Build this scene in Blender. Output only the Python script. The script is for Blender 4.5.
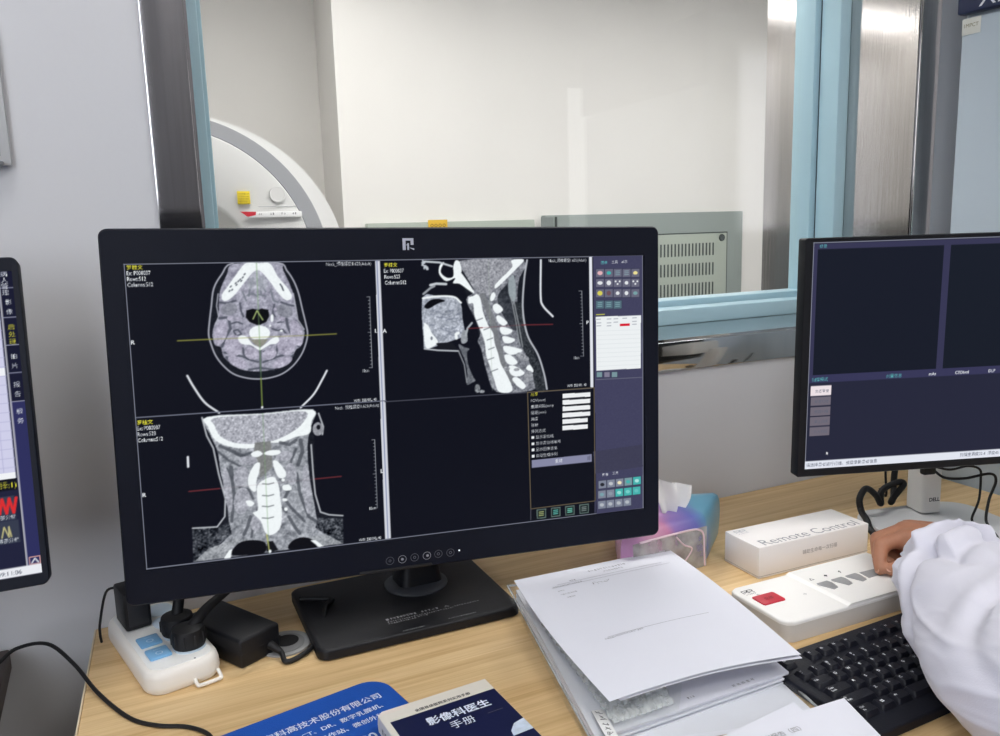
import bpy, bmesh, math, random
import numpy as np
from mathutils import Matrix, Vector, Euler
from mathutils import noise as mnoise

# ------------------------------------------------------------------ camera, world, lights, exposure
for o in list(bpy.data.objects):
    bpy.data.objects.remove(o)
scene = bpy.context.scene
col = scene.collection
R = math.radians
random.seed(4)
rng = np.random.default_rng(7)

def lin(c):
    """sRGB 0-255 -> linear rgb"""
    out = []
    for v in c[:3]:
        v = v / 255.0
        out.append(v / 12.92 if v <= 0.04045 else ((v + 0.055) / 1.055) ** 2.4)
    return tuple(out)

cam_data = bpy.data.cameras.new('camera')
cam = bpy.data.objects.new('camera', cam_data)
col.objects.link(cam)
def _cam():
    p, ro, ya = R(9.61), R(1.70), R(25.4)
    f = Vector((math.sin(ya) * math.cos(p), math.cos(ya) * math.cos(p), -math.sin(p)))
    r = Vector((math.cos(ya), -math.sin(ya), 0))
    d = f.cross(r)
    r2 = r * math.cos(ro) + d * math.sin(ro)
    d2 = d * math.cos(ro) - r * math.sin(ro)
    m = Matrix((r2, -d2, -f)).transposed().to_4x4()
    m.translation = (0, 0, 1.235)
    return m
cam.matrix_world = _cam()
cam_data.sensor_width = 36
cam_data.lens = 815.1 / 1000 * 36
cam_data.clip_start = 0.02
scene.camera = cam

scene.view_settings.view_transform = 'Standard'
scene.view_settings.look = 'None'
scene.view_settings.gamma = 1
scene.view_settings.use_curve_mapping = False
scene.view_settings.exposure = 0.0

world = bpy.data.worlds.new('world'); scene.world = world
world.use_nodes = True
world.node_tree.nodes['Background'].inputs[0].default_value = (0.82, 0.86, 0.92, 1)
world.node_tree.nodes['Background'].inputs[1].default_value = 0.30

# lamps: (name, x, y, z, size x, size y, watts)
LAMPS_CONTROL = 9.0     # radiance of the control room's ceiling panels
FILL_DAYLIGHT = 6.0            # radiance of the unseen window added behind the camera for frontal light
LAMPS_SCAN = 19.0       # radiance of the scan room's ceiling panels

# ------------------------------------------------------------------ materials
MATS = {}
def newmat(name):
    m = bpy.data.materials.new(name); m.use_nodes = True
    MATS[name] = m
    nt = m.node_tree
    return m, nt, nt.nodes['Principled BSDF']

def mat(name, c, rough=0.5, metal=0.0, spec=0.5, bump=None, var=None, sheen=0, coat=0, sub=0):
    if name in MATS: return MATS[name]
    m, nt, b = newmat(name)
    L = lin(c)
    b.inputs['Base Color'].default_value = (*L, 1)
    b.inputs['Roughness'].default_value = rough
    b.inputs['Metallic'].default_value = metal
    b.inputs['Specular IOR Level'].default_value = spec
    if sheen: b.inputs['Sheen Weight'].default_value = sheen
    if coat: b.inputs['Coat Weight'].default_value = coat
    if sub:
        b.inputs['Subsurface Weight'].default_value = sub
        b.inputs['Subsurface Radius'].default_value = (0.012, 0.005, 0.003)
    tc = nt.nodes.new('ShaderNodeTexCoord')
    if var:
        sc, amt = var[0], var[1]
        n = nt.nodes.new('ShaderNodeTexNoise'); n.inputs['Scale'].default_value = sc; n.inputs['Detail'].default_value = 4
        mp = nt.nodes.new('ShaderNodeMapping')
        if len(var) > 2: mp.inputs['Scale'].default_value = var[2]
        nt.links.new(tc.outputs['Object'], mp.inputs[0]); nt.links.new(mp.outputs[0], n.inputs['Vector'])
        r = nt.nodes.new('ShaderNodeValToRGB')
        r.color_ramp.elements[0].position = .3; r.color_ramp.elements[1].position = .7
        r.color_ramp.elements[0].color = (*[v * (1 - amt) for v in L], 1)
        r.color_ramp.elements[1].color = (*[min(1, v * (1 + amt)) for v in L], 1)
        nt.links.new(n.outputs['Fac'], r.inputs[0]); nt.links.new(r.outputs[0], b.inputs['Base Color'])
    if bump:
        sc, st = bump[0], bump[1]
        n = nt.nodes.new('ShaderNodeTexNoise'); n.inputs['Scale'].default_value = sc; n.inputs['Detail'].default_value = 3
        mp = nt.nodes.new('ShaderNodeMapping')
        if len(bump) > 2: mp.inputs['Scale'].default_value = bump[2]
        nt.links.new(tc.outputs['Object'], mp.inputs[0]); nt.links.new(mp.outputs[0], n.inputs['Vector'])
        bp = nt.nodes.new('ShaderNodeBump'); bp.inputs['Strength'].default_value = st; bp.inputs['Distance'].default_value = 0.002
        nt.links.new(n.outputs['Fac'], bp.inputs['Height']); nt.links.new(bp.outputs[0], b.inputs['Normal'])
    return m

def emit_mat(name, c, s=1.0):
    if name in MATS: return MATS[name]
    m, nt, b = newmat(name)
    b.inputs['Base Color'].default_value = (0, 0, 0, 1)
    b.inputs['Specular IOR Level'].default_value = 0
    b.inputs['Emission Color'].default_value = (*lin(c), 1)
    b.inputs['Emission Strength'].default_value = s
    return m

def screen_mat():
    if 'screen_panel' in MATS: return MATS['screen_panel']
    m, nt, b = newmat('screen_panel')
    a = nt.nodes.new('ShaderNodeVertexColor'); a.layer_name = 'picture'
    b.inputs['Base Color'].default_value = (0.001, 0.001, 0.001, 1)
    b.inputs['Roughness'].default_value = 0.35
    b.inputs['Specular IOR Level'].default_value = 0.05
    nt.links.new(a.outputs['Color'], b.inputs['Emission Color'])
    b.inputs['Emission Strength'].default_value = 1.0
    return m

def wood_mat():
    m, nt, b = newmat('light_oak')
    tc = nt.nodes.new('ShaderNodeTexCoord')
    def noise(scale, vec, detail=4, dist=0):
        mp = nt.nodes.new('ShaderNodeMapping'); mp.inputs['Scale'].default_value = vec
        n = nt.nodes.new('ShaderNodeTexNoise'); n.inputs['Scale'].default_value = scale
        n.inputs['Detail'].default_value = detail; n.inputs['Distortion'].default_value = dist
        nt.links.new(tc.outputs['Object'], mp.inputs[0]); nt.links.new(mp.outputs[0], n.inputs['Vector'])
        return n
    n1 = noise(1.0, (2.6, 110, 110), 5, .5)
    n2 = noise(1.0, (9, 420, 420), 3)
    n3 = noise(1.0, (1.2, 12, 12), 2, .4)
    mx = nt.nodes.new('ShaderNodeMath'); mx.operation = 'MULTIPLY_ADD'; mx.inputs[1].default_value = .55
    nt.links.new(n1.outputs['Fac'], mx.inputs[0])
    m2 = nt.nodes.new('ShaderNodeMath'); m2.operation = 'MULTIPLY_ADD'; m2.inputs[1].default_value = .28
    nt.links.new(n2.outputs['Fac'], m2.inputs[0])
    m3 = nt.nodes.new('ShaderNodeMath'); m3.operation = 'MULTIPLY'; m3.inputs[1].default_value = .2
    nt.links.new(n3.outputs['Fac'], m3.inputs[0])
    nt.links.new(m3.outputs[0], m2.inputs[2]); nt.links.new(m2.outputs[0], mx.inputs[2])
    r = nt.nodes.new('ShaderNodeValToRGB')
    e = r.color_ramp.elements
    e[0].position = .34; e[0].color = (*lin((196, 158, 106)), 1)
    e[1].position = .66; e[1].color = (*lin((232, 202, 154)), 1)
    k = e.new(.5); k.color = (*lin((217, 184, 134)), 1)
    nt.links.new(mx.outputs[0], r.inputs[0]); nt.links.new(r.outputs[0], b.inputs['Base Color'])
    b.inputs['Roughness'].default_value = .42
    bp = nt.nodes.new('ShaderNodeBump'); bp.inputs['Strength'].default_value = .12; bp.inputs['Distance'].default_value = .001
    nt.links.new(n2.outputs['Fac'], bp.inputs['Height']); nt.links.new(bp.outputs[0], b.inputs['Normal'])
    return m

def steel_mat(name, base, rough, vec):
    m, nt, b = newmat(name)
    tc = nt.nodes.new('ShaderNodeTexCoord'); mp = nt.nodes.new('ShaderNodeMapping'); mp.inputs['Scale'].default_value = vec
    n = nt.nodes.new('ShaderNodeTexNoise'); n.inputs['Scale'].default_value = 1.0; n.inputs['Detail'].default_value = 3
    nt.links.new(tc.outputs['Object'], mp.inputs[0]); nt.links.new(mp.outputs[0], n.inputs['Vector'])
    b.inputs['Metallic'].default_value = 1
    r = nt.nodes.new('ShaderNodeValToRGB')
    L = lin(base)
    r.color_ramp.elements[0].color = (*[v * .86 for v in L], 1); r.color_ramp.elements[1].color = (*[min(1, v * 1.1) for v in L], 1)
    nt.links.new(n.outputs['Fac'], r.inputs[0]); nt.links.new(r.outputs[0], b.inputs['Base Color'])
    b.inputs['Roughness'].default_value = rough
    bp = nt.nodes.new('ShaderNodeBump'); bp.inputs['Strength'].default_value = .06; bp.inputs['Distance'].default_value = .001
    nt.links.new(n.outputs['Fac'], bp.inputs['Height']); nt.links.new(bp.outputs[0], b.inputs['Normal'])
    return m

def glass_mat(name, tint, ior=1.45, rough=0.0):
    m, nt, b = newmat(name); nt.nodes.remove(b)
    out = nt.nodes['Material Output']
    t = nt.nodes.new('ShaderNodeBsdfTransparent'); t.inputs[0].default_value = (*tint, 1)
    g = nt.nodes.new('ShaderNodeBsdfGlossy'); g.inputs['Roughness'].default_value = rough
    lw = nt.nodes.new('ShaderNodeLayerWeight'); lw.inputs['Blend'].default_value = .5
    pw = nt.nodes.new('ShaderNodeMath'); pw.operation = 'POWER'; pw.inputs[1].default_value = 5
    f = nt.nodes.new('ShaderNodeMath'); f.operation = 'MULTIPLY_ADD'; f.inputs[1].default_value = .97; f.inputs[2].default_value = .03
    nt.links.new(lw.outputs['Facing'], pw.inputs[0]); nt.links.new(pw.outputs[0], f.inputs[0])
    mx = nt.nodes.new('ShaderNodeMixShader')
    nt.links.new(f.outputs[0], mx.inputs[0]); nt.links.new(t.outputs[0], mx.inputs[1]); nt.links.new(g.outputs[0], mx.inputs[2])
    nt.links.new(mx.outputs[0], out.inputs['Surface'])
    return m

def film_mat(name, c, opaque, scale=60, bump=.6, rough=.12):
    """clear crinkled plastic: part see-through, part glossy"""
    m, nt, b = newmat(name)
    out = nt.nodes['Material Output']
    b.inputs['Base Color'].default_value = (*lin(c), 1)
    b.inputs['Roughness'].default_value = rough
    b.inputs['Specular IOR Level'].default_value = .9
    tc = nt.nodes.new('ShaderNodeTexCoord')
    n = nt.nodes.new('ShaderNodeTexNoise'); n.inputs['Scale'].default_value = scale; n.inputs['Detail'].default_value = 3
    nt.links.new(tc.outputs['Object'], n.inputs['Vector'])
    bp = nt.nodes.new('ShaderNodeBump'); bp.inputs['Strength'].default_value = bump; bp.inputs['Distance'].default_value = .004
    nt.links.new(n.outputs['Fac'], bp.inputs['Height']); nt.links.new(bp.outputs[0], b.inputs['Normal'])
    t = nt.nodes.new('ShaderNodeBsdfTransparent'); t.inputs[0].default_value = (.97, .98, .97, 1)
    mx = nt.nodes.new('ShaderNodeMixShader')
    r = nt.nodes.new('ShaderNodeMapRange'); r.inputs[1].default_value = .3; r.inputs[2].default_value = .7
    r.inputs[3].default_value = opaque * .5; r.inputs[4].default_value = min(1, opaque * 1.5)
    nt.links.new(n.outputs['Fac'], r.inputs[0]); nt.links.new(r.outputs[0], mx.inputs[0])
    nt.links.new(t.outputs[0], mx.inputs[1]); nt.links.new(b.outputs[0], mx.inputs[2])
    nt.links.new(mx.outputs[0], out.inputs['Surface'])
    return m

# ------------------------------------------------------------------ mesh builder
def rrect(w, d, r, n=5, cx=0, cy=0):
    r = max(1e-5, min(r, w / 2 - 1e-5, d / 2 - 1e-5))
    pts = []
    for (sx, sy, a0) in ((1, 1, 0), (-1, 1, 90), (-1, -1, 180), (1, -1, 270)):
        for i in range(n + 1):
            a = R(a0 + 90 * i / n)
            pts.append((cx + sx * (w / 2 - r) + r * math.cos(a), cy + sy * (d / 2 - r) + r * math.sin(a)))
    return pts

def catmull(pts, sub=6):
    P = [Vector(p) for p in pts]
    if len(P) < 3: return P
    out = []
    for i in range(len(P) - 1):
        p0 = P[i - 1] if i else P[0] * 2 - P[1]
        p1, p2 = P[i], P[i + 1]
        p3 = P[i + 2] if i + 2 < len(P) else P[-1] * 2 - P[-2]
        for k in range(sub):
            t = k / sub
            out.append(.5 * ((2 * p1) + (-p0 + p2) * t + (2 * p0 - 5 * p1 + 4 * p2 - p3) * t * t + (-p0 + 3 * p1 - 3 * p2 + p3) * t ** 3))
    out.append(P[-1])
    return out

_ROOT = {}
class MB:
    def __init__(s):
        s.v = []; s.f = []; s.mi = []; s.m = 0; s.flat = []
    def add(s, verts, faces, M=None, flat=None):
        o = len(s.v); s.flat += list(flat) if flat else [False] * len(faces)
        for p in verts:
            p = Vector(p)
            s.v.append(tuple(M @ p) if M is not None else tuple(p))
        for f in faces:
            s.f.append([i + o for i in f]); s.mi.append(s.m)
        return s
    def box(s, c, size, bev=0.0, M=None, seg=2):
        bm = bmesh.new()
        bmesh.ops.create_cube(bm, size=1)
        for v in bm.verts: v.co = Vector((v.co.x * size[0], v.co.y * size[1], v.co.z * size[2]))
        if bev > 0:
            bmesh.ops.bevel(bm, geom=list(bm.edges), offset=min(bev, min(size) * .45), segments=seg, affect='EDGES', profile=.5)
        for v in bm.verts: v.co += Vector(c)
        bm.normal_update()
        bm.verts.index_update()
        s.add([v.co.copy() for v in bm.verts], [[v.index for v in f.verts] for f in bm.faces], M, [max(abs(f.normal.x), abs(f.normal.y), abs(f.normal.z)) > .9995 for f in bm.faces])
        bm.free(); return s
    def loft(s, rings, cap=True, M=None, closed=True):
        n = len(rings[0]); V = [p for r in rings for p in r]; F = []
        for i in range(len(rings) - 1):
            for j in range(n if closed else n - 1):
                k = (j + 1) % n
                F.append([i * n + j, i * n + k, (i + 1) * n + k, (i + 1) * n + j])
        if cap:
            F.append(list(range(n))[::-1]); F.append([(len(rings) - 1) * n + j for j in range(n)])
        return s.add(V, F, M, [len(f) > 6 for f in F])
    def slab(s, poly, z0, z1, bev=0.0, M=None):
        """polygon (ccw) extruded, upper rim rounded by bev"""
        c = (sum(p[0] for p in poly) / len(poly), sum(p[1] for p in poly) / len(poly))
        w = max(abs(p[0] - c[0]) for p in poly); d = max(abs(p[1] - c[1]) for p in poly)
        def ring(ins, z):
            fx = 1 - ins / max(w, 1e-6); fy = 1 - ins / max(d, 1e-6)
            return [(c[0] + (p[0] - c[0]) * fx, c[1] + (p[1] - c[1]) * fy, z) for p in poly]
        if bev <= 0: rs = [ring(0, z0), ring(0, z1)]
        else:
            rs = [ring(0, z0)] + [ring(bev * (1 - math.cos(R(a))), z1 - bev + bev * math.sin(R(a))) for a in (0, 30, 60, 90)]
        return s.loft(rs, True, M)
    def tube(s, pts, r, seg=8, sub=6, M=None, smooth=True):
        P = catmull(pts, sub) if smooth else [Vector(p) for p in pts]
        rs = r if isinstance(r, (list, tuple)) else [r] * len(pts)
        rings = []; T = (P[1] - P[0]).normalized()
        N = T.orthogonal().normalized()
        for i, p in enumerate(P):
            t = (P[min(i + 1, len(P) - 1)] - P[max(i - 1, 0)]).normalized()
            q = T.rotation_difference(t); N = (q @ N).normalized(); T = t
            B = T.cross(N)
            x = i / (len(P) - 1) * (len(rs) - 1); a = int(min(x, len(rs) - 2)) if len(rs) > 1 else 0
            rad = rs[a] * (1 - (x - a)) + rs[min(a + 1, len(rs) - 1)] * (x - a)
            rings.append([p + (N * math.cos(2 * math.pi * k / seg) + B * math.sin(2 * math.pi * k / seg)) * rad for k in range(seg)])
        return s.loft(rings, True, M)
    def lathe(s, prof, seg=24, M=None):
        rings = [[(r * math.cos(2 * math.pi * k / seg), r * math.sin(2 * math.pi * k / seg), z) for k in range(seg)] for r, z in prof]
        return s.loft(rings, True, M)
    def grid(s, fn, nu, nv, M=None):
        V = [fn(i / nu, j / nv) for j in range(nv + 1) for i in range(nu + 1)]
        F = [[j * (nu + 1) + i, j * (nu + 1) + i + 1, (j + 1) * (nu + 1) + i + 1, (j + 1) * (nu + 1) + i] for j in range(nv) for i in range(nu)]
        return s.add(V, F, M)
    def quad(s, x0, y0, x1, y1, z=0, M=None):
        return s.add([(x0, y0, z), (x1, y0, z), (x1, y1, z), (x0, y1, z)], [[0, 1, 2, 3]], M)
    def ringflat(s, cx, cy, r0, r1, z=0, M=None, seg=20):
        V = []; F = []
        for k in range(seg):
            a = 2 * math.pi * k / seg
            V += [(cx + r0 * math.cos(a), cy + r0 * math.sin(a), z), (cx + r1 * math.cos(a), cy + r1 * math.sin(a), z)]
        for k in range(seg):
            a, b = 2 * k, 2 * ((k + 1) % seg); F.append([a, a + 1, b + 1, b])
        return s.add(V, F, M)
    def disc(s, cx, cy, r, z=0, M=None, seg=16):
        return s.add([(cx + r * math.cos(2 * math.pi * k / seg), cy + r * math.sin(2 * math.pi * k / seg), z) for k in range(seg)], [list(range(seg))], M)
    def line2(s, pts, w, z=0, M=None):
        """flat stroke in the xy plane"""
        for (a, b) in zip(pts[:-1], pts[1:]):
            dx, dy = b[0] - a[0], b[1] - a[1]; l = math.hypot(dx, dy) or 1
            nx, ny = -dy / l * w / 2, dx / l * w / 2
            s.add([(a[0] + nx, a[1] + ny, z), (a[0] - nx, a[1] - ny, z), (b[0] - nx, b[1] - ny, z), (b[0] + nx, b[1] + ny, z)], [[0, 1, 2, 3]], M)
        return s
    def text(s, body, size, M=None, align='LEFT', bold=0.0, sx=1.0, spacing=1.0):
        cu = bpy.data.curves.new('t', 'FONT'); cu.body = body; cu.size = size; cu.align_x = align
        cu.resolution_u = 3; cu.offset = bold * size; cu.space_character = spacing
        o = bpy.data.objects.new('t', cu); me = o.to_mesh()
        s.add([(v.co.x * sx, v.co.y, v.co.z) for v in me.vertices], [list(p.vertices) for p in me.polygons], M)
        o.to_mesh_clear(); bpy.data.objects.remove(o); bpy.data.curves.remove(cu)
        return s
    def heavy(s, body, size, M, align='LEFT', w=.03, **k):
        for i, (dx, dy) in enumerate(((-1, 0), (1, 0), (0, 1), (0, -1))): s.text(body, size, M @ Matrix.Translation((dx * w * size, dy * w * size, i * 2e-5)), align, 0, **k)
        return s
    def fit(s, body, size, width, M):
        t_ = MB(); t_.text(body, size); w = max(p[0] for p in t_.v) - min(p[0] for p in t_.v)
        return s.text(body, size, M, sx=width / w)
    def micro(s, x, y, w, h, M=None, gap=.35):
        """a line of writing too small to read: short broken strokes"""
        cx = x
        while cx < x + w - h * .5:
            cw = h * random.uniform(.5, .9)
            for k in range(random.randint(2, 3)):
                yy = y + h * random.uniform(.1, .9)
                s.quad(cx, yy, cx + cw, yy + h * .14, 0, M)
            s.quad(cx + cw * random.uniform(.2, .7), y, cx + cw * random.uniform(.2, .7) + h * .16, y + h, 0, M)
            cx += cw + h * gap
        return s
    def build(s, name, m, parent=None, label=None, smooth=True, local=False, angle=40):
        me = bpy.data.meshes.new(name)
        root = parent
        while root is not None and root.parent is not None: root = root.parent
        V = s.v
        if root is not None and not local:
            inv = _ROOT.get(root.name, Matrix()).inverted()
            V = [tuple(inv @ Vector(p)) for p in V]
        me.from_pydata(V, [], s.f)
        ms = m if isinstance(m, (list, tuple)) else [m]
        for k in ms: me.materials.append(k)
        if len(ms) > 1: me.polygons.foreach_set('material_index', s.mi)
        if smooth:
            me.polygons.foreach_set('use_smooth', [not q for q in s.flat])
            me.set_sharp_from_angle(angle=R(angle))
        me.update()
        o = bpy.data.objects.new(name, me); col.objects.link(o)
        if parent is not None: o.parent = parent
        if label: o['label'] = label
        return o

def imprint(o, mb, m):
    """printed writing becomes part of the mesh it is printed on"""
    me = o.data
    if m.name not in [k.name for k in me.materials]: me.materials.append(m)
    idx = [k.name for k in me.materials].index(m.name)
    root = o
    while root.parent is not None: root = root.parent
    inv = _ROOT.get(root.name, Matrix()).inverted()
    tmp = bpy.data.meshes.new('t'); tmp.from_pydata([tuple(inv @ Vector(p)) for p in mb.v], [], mb.f)
    bm = bmesh.new(); bm.from_mesh(me); n = len(bm.faces); bm.from_mesh(tmp); bm.faces.ensure_lookup_table()
    for f in bm.faces[n:]: f.material_index = idx; f.smooth = False
    bm.to_mesh(me); bm.free(); bpy.data.meshes.remove(tmp)
    return o
def thing(name, label, cat, loc=(0, 0, 0), rotz=0, group=None):
    o = bpy.data.objects.new(name, None); col.objects.link(o)
    o.empty_display_size = .05
    o.location = loc; o.rotation_euler = (0, 0, rotz)
    _ROOT[o.name] = Matrix.Translation(loc) @ Matrix.Rotation(rotz, 4, 'Z')
    o['label'] = label; o['category'] = cat
    if group: o['group'] = group
    return o
def tag(o, label, cat, group=None):
    o['label'] = label; o['category'] = cat
    if group: o['group'] = group
    return o
def struct(o):
    o['kind'] = 'structure'; return o
def frameM(c, x, y, z):
    m = Matrix((Vector(x), Vector(y), Vector(z))).transposed().to_4x4(); m.translation = c; return m
def TZ(x, y, z, deg=0):
    return Matrix.Translation((x, y, z)) @ Matrix.Rotation(R(deg), 4, 'Z')

# common materials
M_wall = mat('wall_paint', (203, 203, 206), .75, bump=(35, .15), var=(3, .02))
M_wall_scan = mat('scan_wall_paint', (236, 234, 230), .8, var=(2, .02))
M_ceil = mat('ceiling_paint', (225, 225, 225), .9, var=(2, .02))
M_floor = mat('vinyl_floor', (120, 122, 124), .5, var=(6, .06))
M_rear = mat('rear_wall_paint', (128, 129, 135), .8, var=(2, .03))
M_steel = steel_mat('brushed_steel', (204, 200, 198), .11, (260, 260, 5))
M_steelh = steel_mat('brushed_steel_horizontal', (196, 196, 196), .07, (34, 2, 4))
M_blue_al = mat('pale_blue_aluminium', (172, 203, 214), .35, .0, .5, bump=(200, .05))
M_groove = mat('dark_seal', (70, 82, 90), .7, bump=(80, .1))
M_glass = glass_mat('window_glass', (.985, .987, .985))
M_black = mat('black_plastic', (17, 18, 23), .45, 0, .35, bump=(600, .12))
M_blackmatte = mat('black_rubber', (20, 20, 23), .55, 0, .4, bump=(300, .1))
M_bezel = mat('navy_black_bezel', (9, 13, 27), .5, 0, .2, bump=(900, .08))
M_white_pl = mat('white_plastic', (236, 234, 229), .35, 0, .5, bump=(300, .04))
M_grey_pl = mat('grey_plastic', (150, 150, 150), .45, 0, .5, bump=(300, .05))
M_wood = wood_mat()
M_ink = mat('black_ink', (45, 45, 50), .7, bump=(200, .02))
M_greyink = mat('grey_ink', (128, 128, 132), .7, bump=(200, .02))
M_whiteink = mat('white_ink', (225, 228, 232), .6, bump=(200, .02))
M_paper = mat('white_paper', (226, 227, 236), .8, 0, .3, bump=(60, .08), var=(8, .012))

# ------------------------------------------------------------------ the setting
WY = 1.10                                   # face of the wall with the window
WB = 1.491                                  # its other face, in the scan room
WX0, WX1, WZ0, WZ1 = .1136, 1.409, 1.042, 2.02
def wall(name, c, size, m):
    return struct(MB().box(c, size).build(name, m, smooth=False))
mb = MB()
def span(x0, x1, y0, y1, z0, z1): mb.box(((x0 + x1) / 2, (y0 + y1) / 2, (z0 + z1) / 2), (x1 - x0, y1 - y0, z1 - z0))
span(-2.4, WX0, WY, WB, 0, 2.75); span(WX1, 3.2, WY, WB, 0, 2.75)
span(WX0, WX1, WY, WB, 0, WZ0); span(WX0, WX1, WY, WB, WZ1, 2.75)
struct(mb.build('wall_back', M_wall, smooth=False))
def ringframe0(x0, x1, z0, z1, w=.05):
    b = MB()
    for xx in (x0 + w / 2, (x0 + x1) / 2, x1 - w / 2): b.box((xx, -1.53, (z0 + z1) / 2), (w, .06, z1 - z0), .004)
    for zz in (z0 + w / 2, z1 - w / 2): b.box(((x0 + x1) / 2, -1.53, zz), (x1 - x0, .06, w), .004)
    return b
wall('floor', (.4, 1.6, -.025), (5.6, 6.6, .05), M_floor)
wall('ceiling', (.4, -.3, 2.775), (5.6, 2.8, .05), M_ceil)
mbr = MB()
mbr.box((-2.37, -1.55, 1.375), (.06, .1, 2.75)); mbr.box((-1.57, -1.55, .45), (1.54, .1, .9)); mbr.box((-1.57, -1.55, 2.55), (1.54, .1, .4)); mbr.box(((-.8 + 2.46) / 2, -1.55, 1.375), (3.26, .1, 2.75)); mbr.box(((2.74 + 3.2) / 2, -1.55, 1.375), (.46, .1, 2.75)); mbr.box((2.6, -1.55, 2.4), (.28, .1, .7))
struct(mbr.build('wall_rear', M_rear, smooth=False))
struct(MB().box((2.6, -1.512, 1.0), (.278, .02, 2.04)).build('lit_doorway', emit_mat('doorway_glow_panel', (250, 252, 255), 1.9), smooth=False))  # glowing panel standing in for the bright doorway mirrored in the glass
wall('wall_left', (-2.45, -.3, 1.375), (.1, 2.8, 2.75), M_rear)
wall('wall_right', (3.25, -.3, 1.375), (.1, 2.8, 2.75), M_wall)
w3 = struct(ringframe0(-2.34, -.8, .9, 2.35).build('added_window_frame', mat('white_window_frame', (225, 226, 228), .4, bump=(100, .03))))  # frame around the added light pane, out of view
struct(MB().box((-1.57, -1.57, 1.625), (1.52, .02, 1.43)).build('added_glow_pane', emit_mat('added_daylight_pane', (236, 243, 255), FILL_DAYLIGHT), smooth=False))  # glowing pane added behind the camera to light the wall frontally
# scan room
wall('wall_far_left', (-.8, 4.65, 1.3), (3.9, .1, 2.6), M_wall_scan)
mb = MB()
mb.loft([[(1.075, 4.0, 0), (4.4, 4.0, 0), (4.4, 4.7, 0), (1.15, 4.7, 0)], [(1.075, 4.0, 2.6), (4.4, 4.0, 2.6), (4.4, 4.7, 2.6), (1.15, 4.7, 2.6)]])
struct(mb.build('wall_far', M_wall_scan, smooth=False))
wall('wall_scan_left', (-2.7, 3.1, 1.3), (.1, 3.2, 2.6), M_wall_scan)
wall('wall_scan_right', (4.35, 2.75, 1.3), (.1, 2.5, 2.6), M_wall_scan)
wall('ceiling_scan', (.85, 3.1, 2.625), (7.1, 3.2, .05), M_ceil)

# window: steel lining of the opening, steel casing, blue frame, pane
mb = MB(); t = .004
mb.box((WX0 + t / 2, (WY + WB) / 2, (WZ0 + WZ1) / 2), (t, WB - WY, WZ1 - WZ0))
mb.box((WX1 - t / 2, (WY + WB) / 2, (WZ0 + WZ1) / 2), (t, WB - WY, WZ1 - WZ0))
mb.box(((WX0 + WX1) / 2, (WY + WB) / 2, WZ1 - t / 2), (WX1 - WX0, WB - WY, t))
struct(mb.build('trim_1', M_steel, smooth=False))
struct(MB().box(((WX0 + WX1) / 2, (WY + WB) / 2, WZ0 + t / 2), (WX1 - WX0 - .01, WB - WY, t)).build('trim_2', M_steelh, smooth=False))
cw = .05
def casing(n, c, size, m): return struct(MB().box(c, size, .0015).build(n, m))
casing('trim_3', (WX0 - cw / 2, WY - .003, (WZ0 + WZ1) / 2), (cw, .006, WZ1 - WZ0 + 2 * cw), M_steel)
casing('trim_4', (WX1 + cw / 2, WY - .003, (WZ0 + WZ1) / 2), (cw, .006, WZ1 - WZ0 + 2 * cw), M_steel)
casing('trim_5', ((WX0 + WX1) / 2, WY - .003, WZ0 - cw / 2), (WX1 - WX0, .006, cw), M_steelh)
casing('trim_6', ((WX0 + WX1) / 2, WY - .003, WZ1 + cw / 2), (WX1 - WX0, .006, cw), M_steelh)
FY0, FY1, FW = 1.255, 1.365, .042
def ringframe(x0, x1, z0, z1, w, y0, y1, bev=.003):
    b = MB()
    b.box((x0 + w / 2, (y0 + y1) / 2, (z0 + z1) / 2), (w, y1 - y0, z1 - z0), bev)
    b.box((x1 - w / 2, (y0 + y1) / 2, (z0 + z1) / 2), (w, y1 - y0, z1 - z0), bev)
    b.box(((x0 + x1) / 2, (y0 + y1) / 2, z0 + w / 2), (x1 - x0 - 2 * w, y1 - y0, w), bev)
    b.box(((x0 + x1) / 2, (y0 + y1) / 2, z1 - w / 2), (x1 - x0 - 2 * w, y1 - y0, w), bev)
    return b
x0, x1, z0, z1 = WX0 + t, WX1 - t, WZ0 + t, WZ1 - t
win = struct(ringframe(x0, x1, z0, z1, FW - .012, FY0, FY0 + .05).build('window_1', M_blue_al))
ringframe(x0, x1, z0, z1, FW, FY0 + .055, FY1).build('glazing_bead', M_blue_al, win)
ringframe(x0, x1, z0, z1, FW - .016, FY0 + .048, FY0 + .058, 0).build('seal', M_groove, win)
MB().box(((x0 + x1) / 2, FY0 + .085, (z0 + z1) / 2), (x1 - x0 - 2 * FW + .01, .008, z1 - z0 - 2 * FW + .01)).build('glass_pane', M_glass, win, smooth=False)

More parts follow.
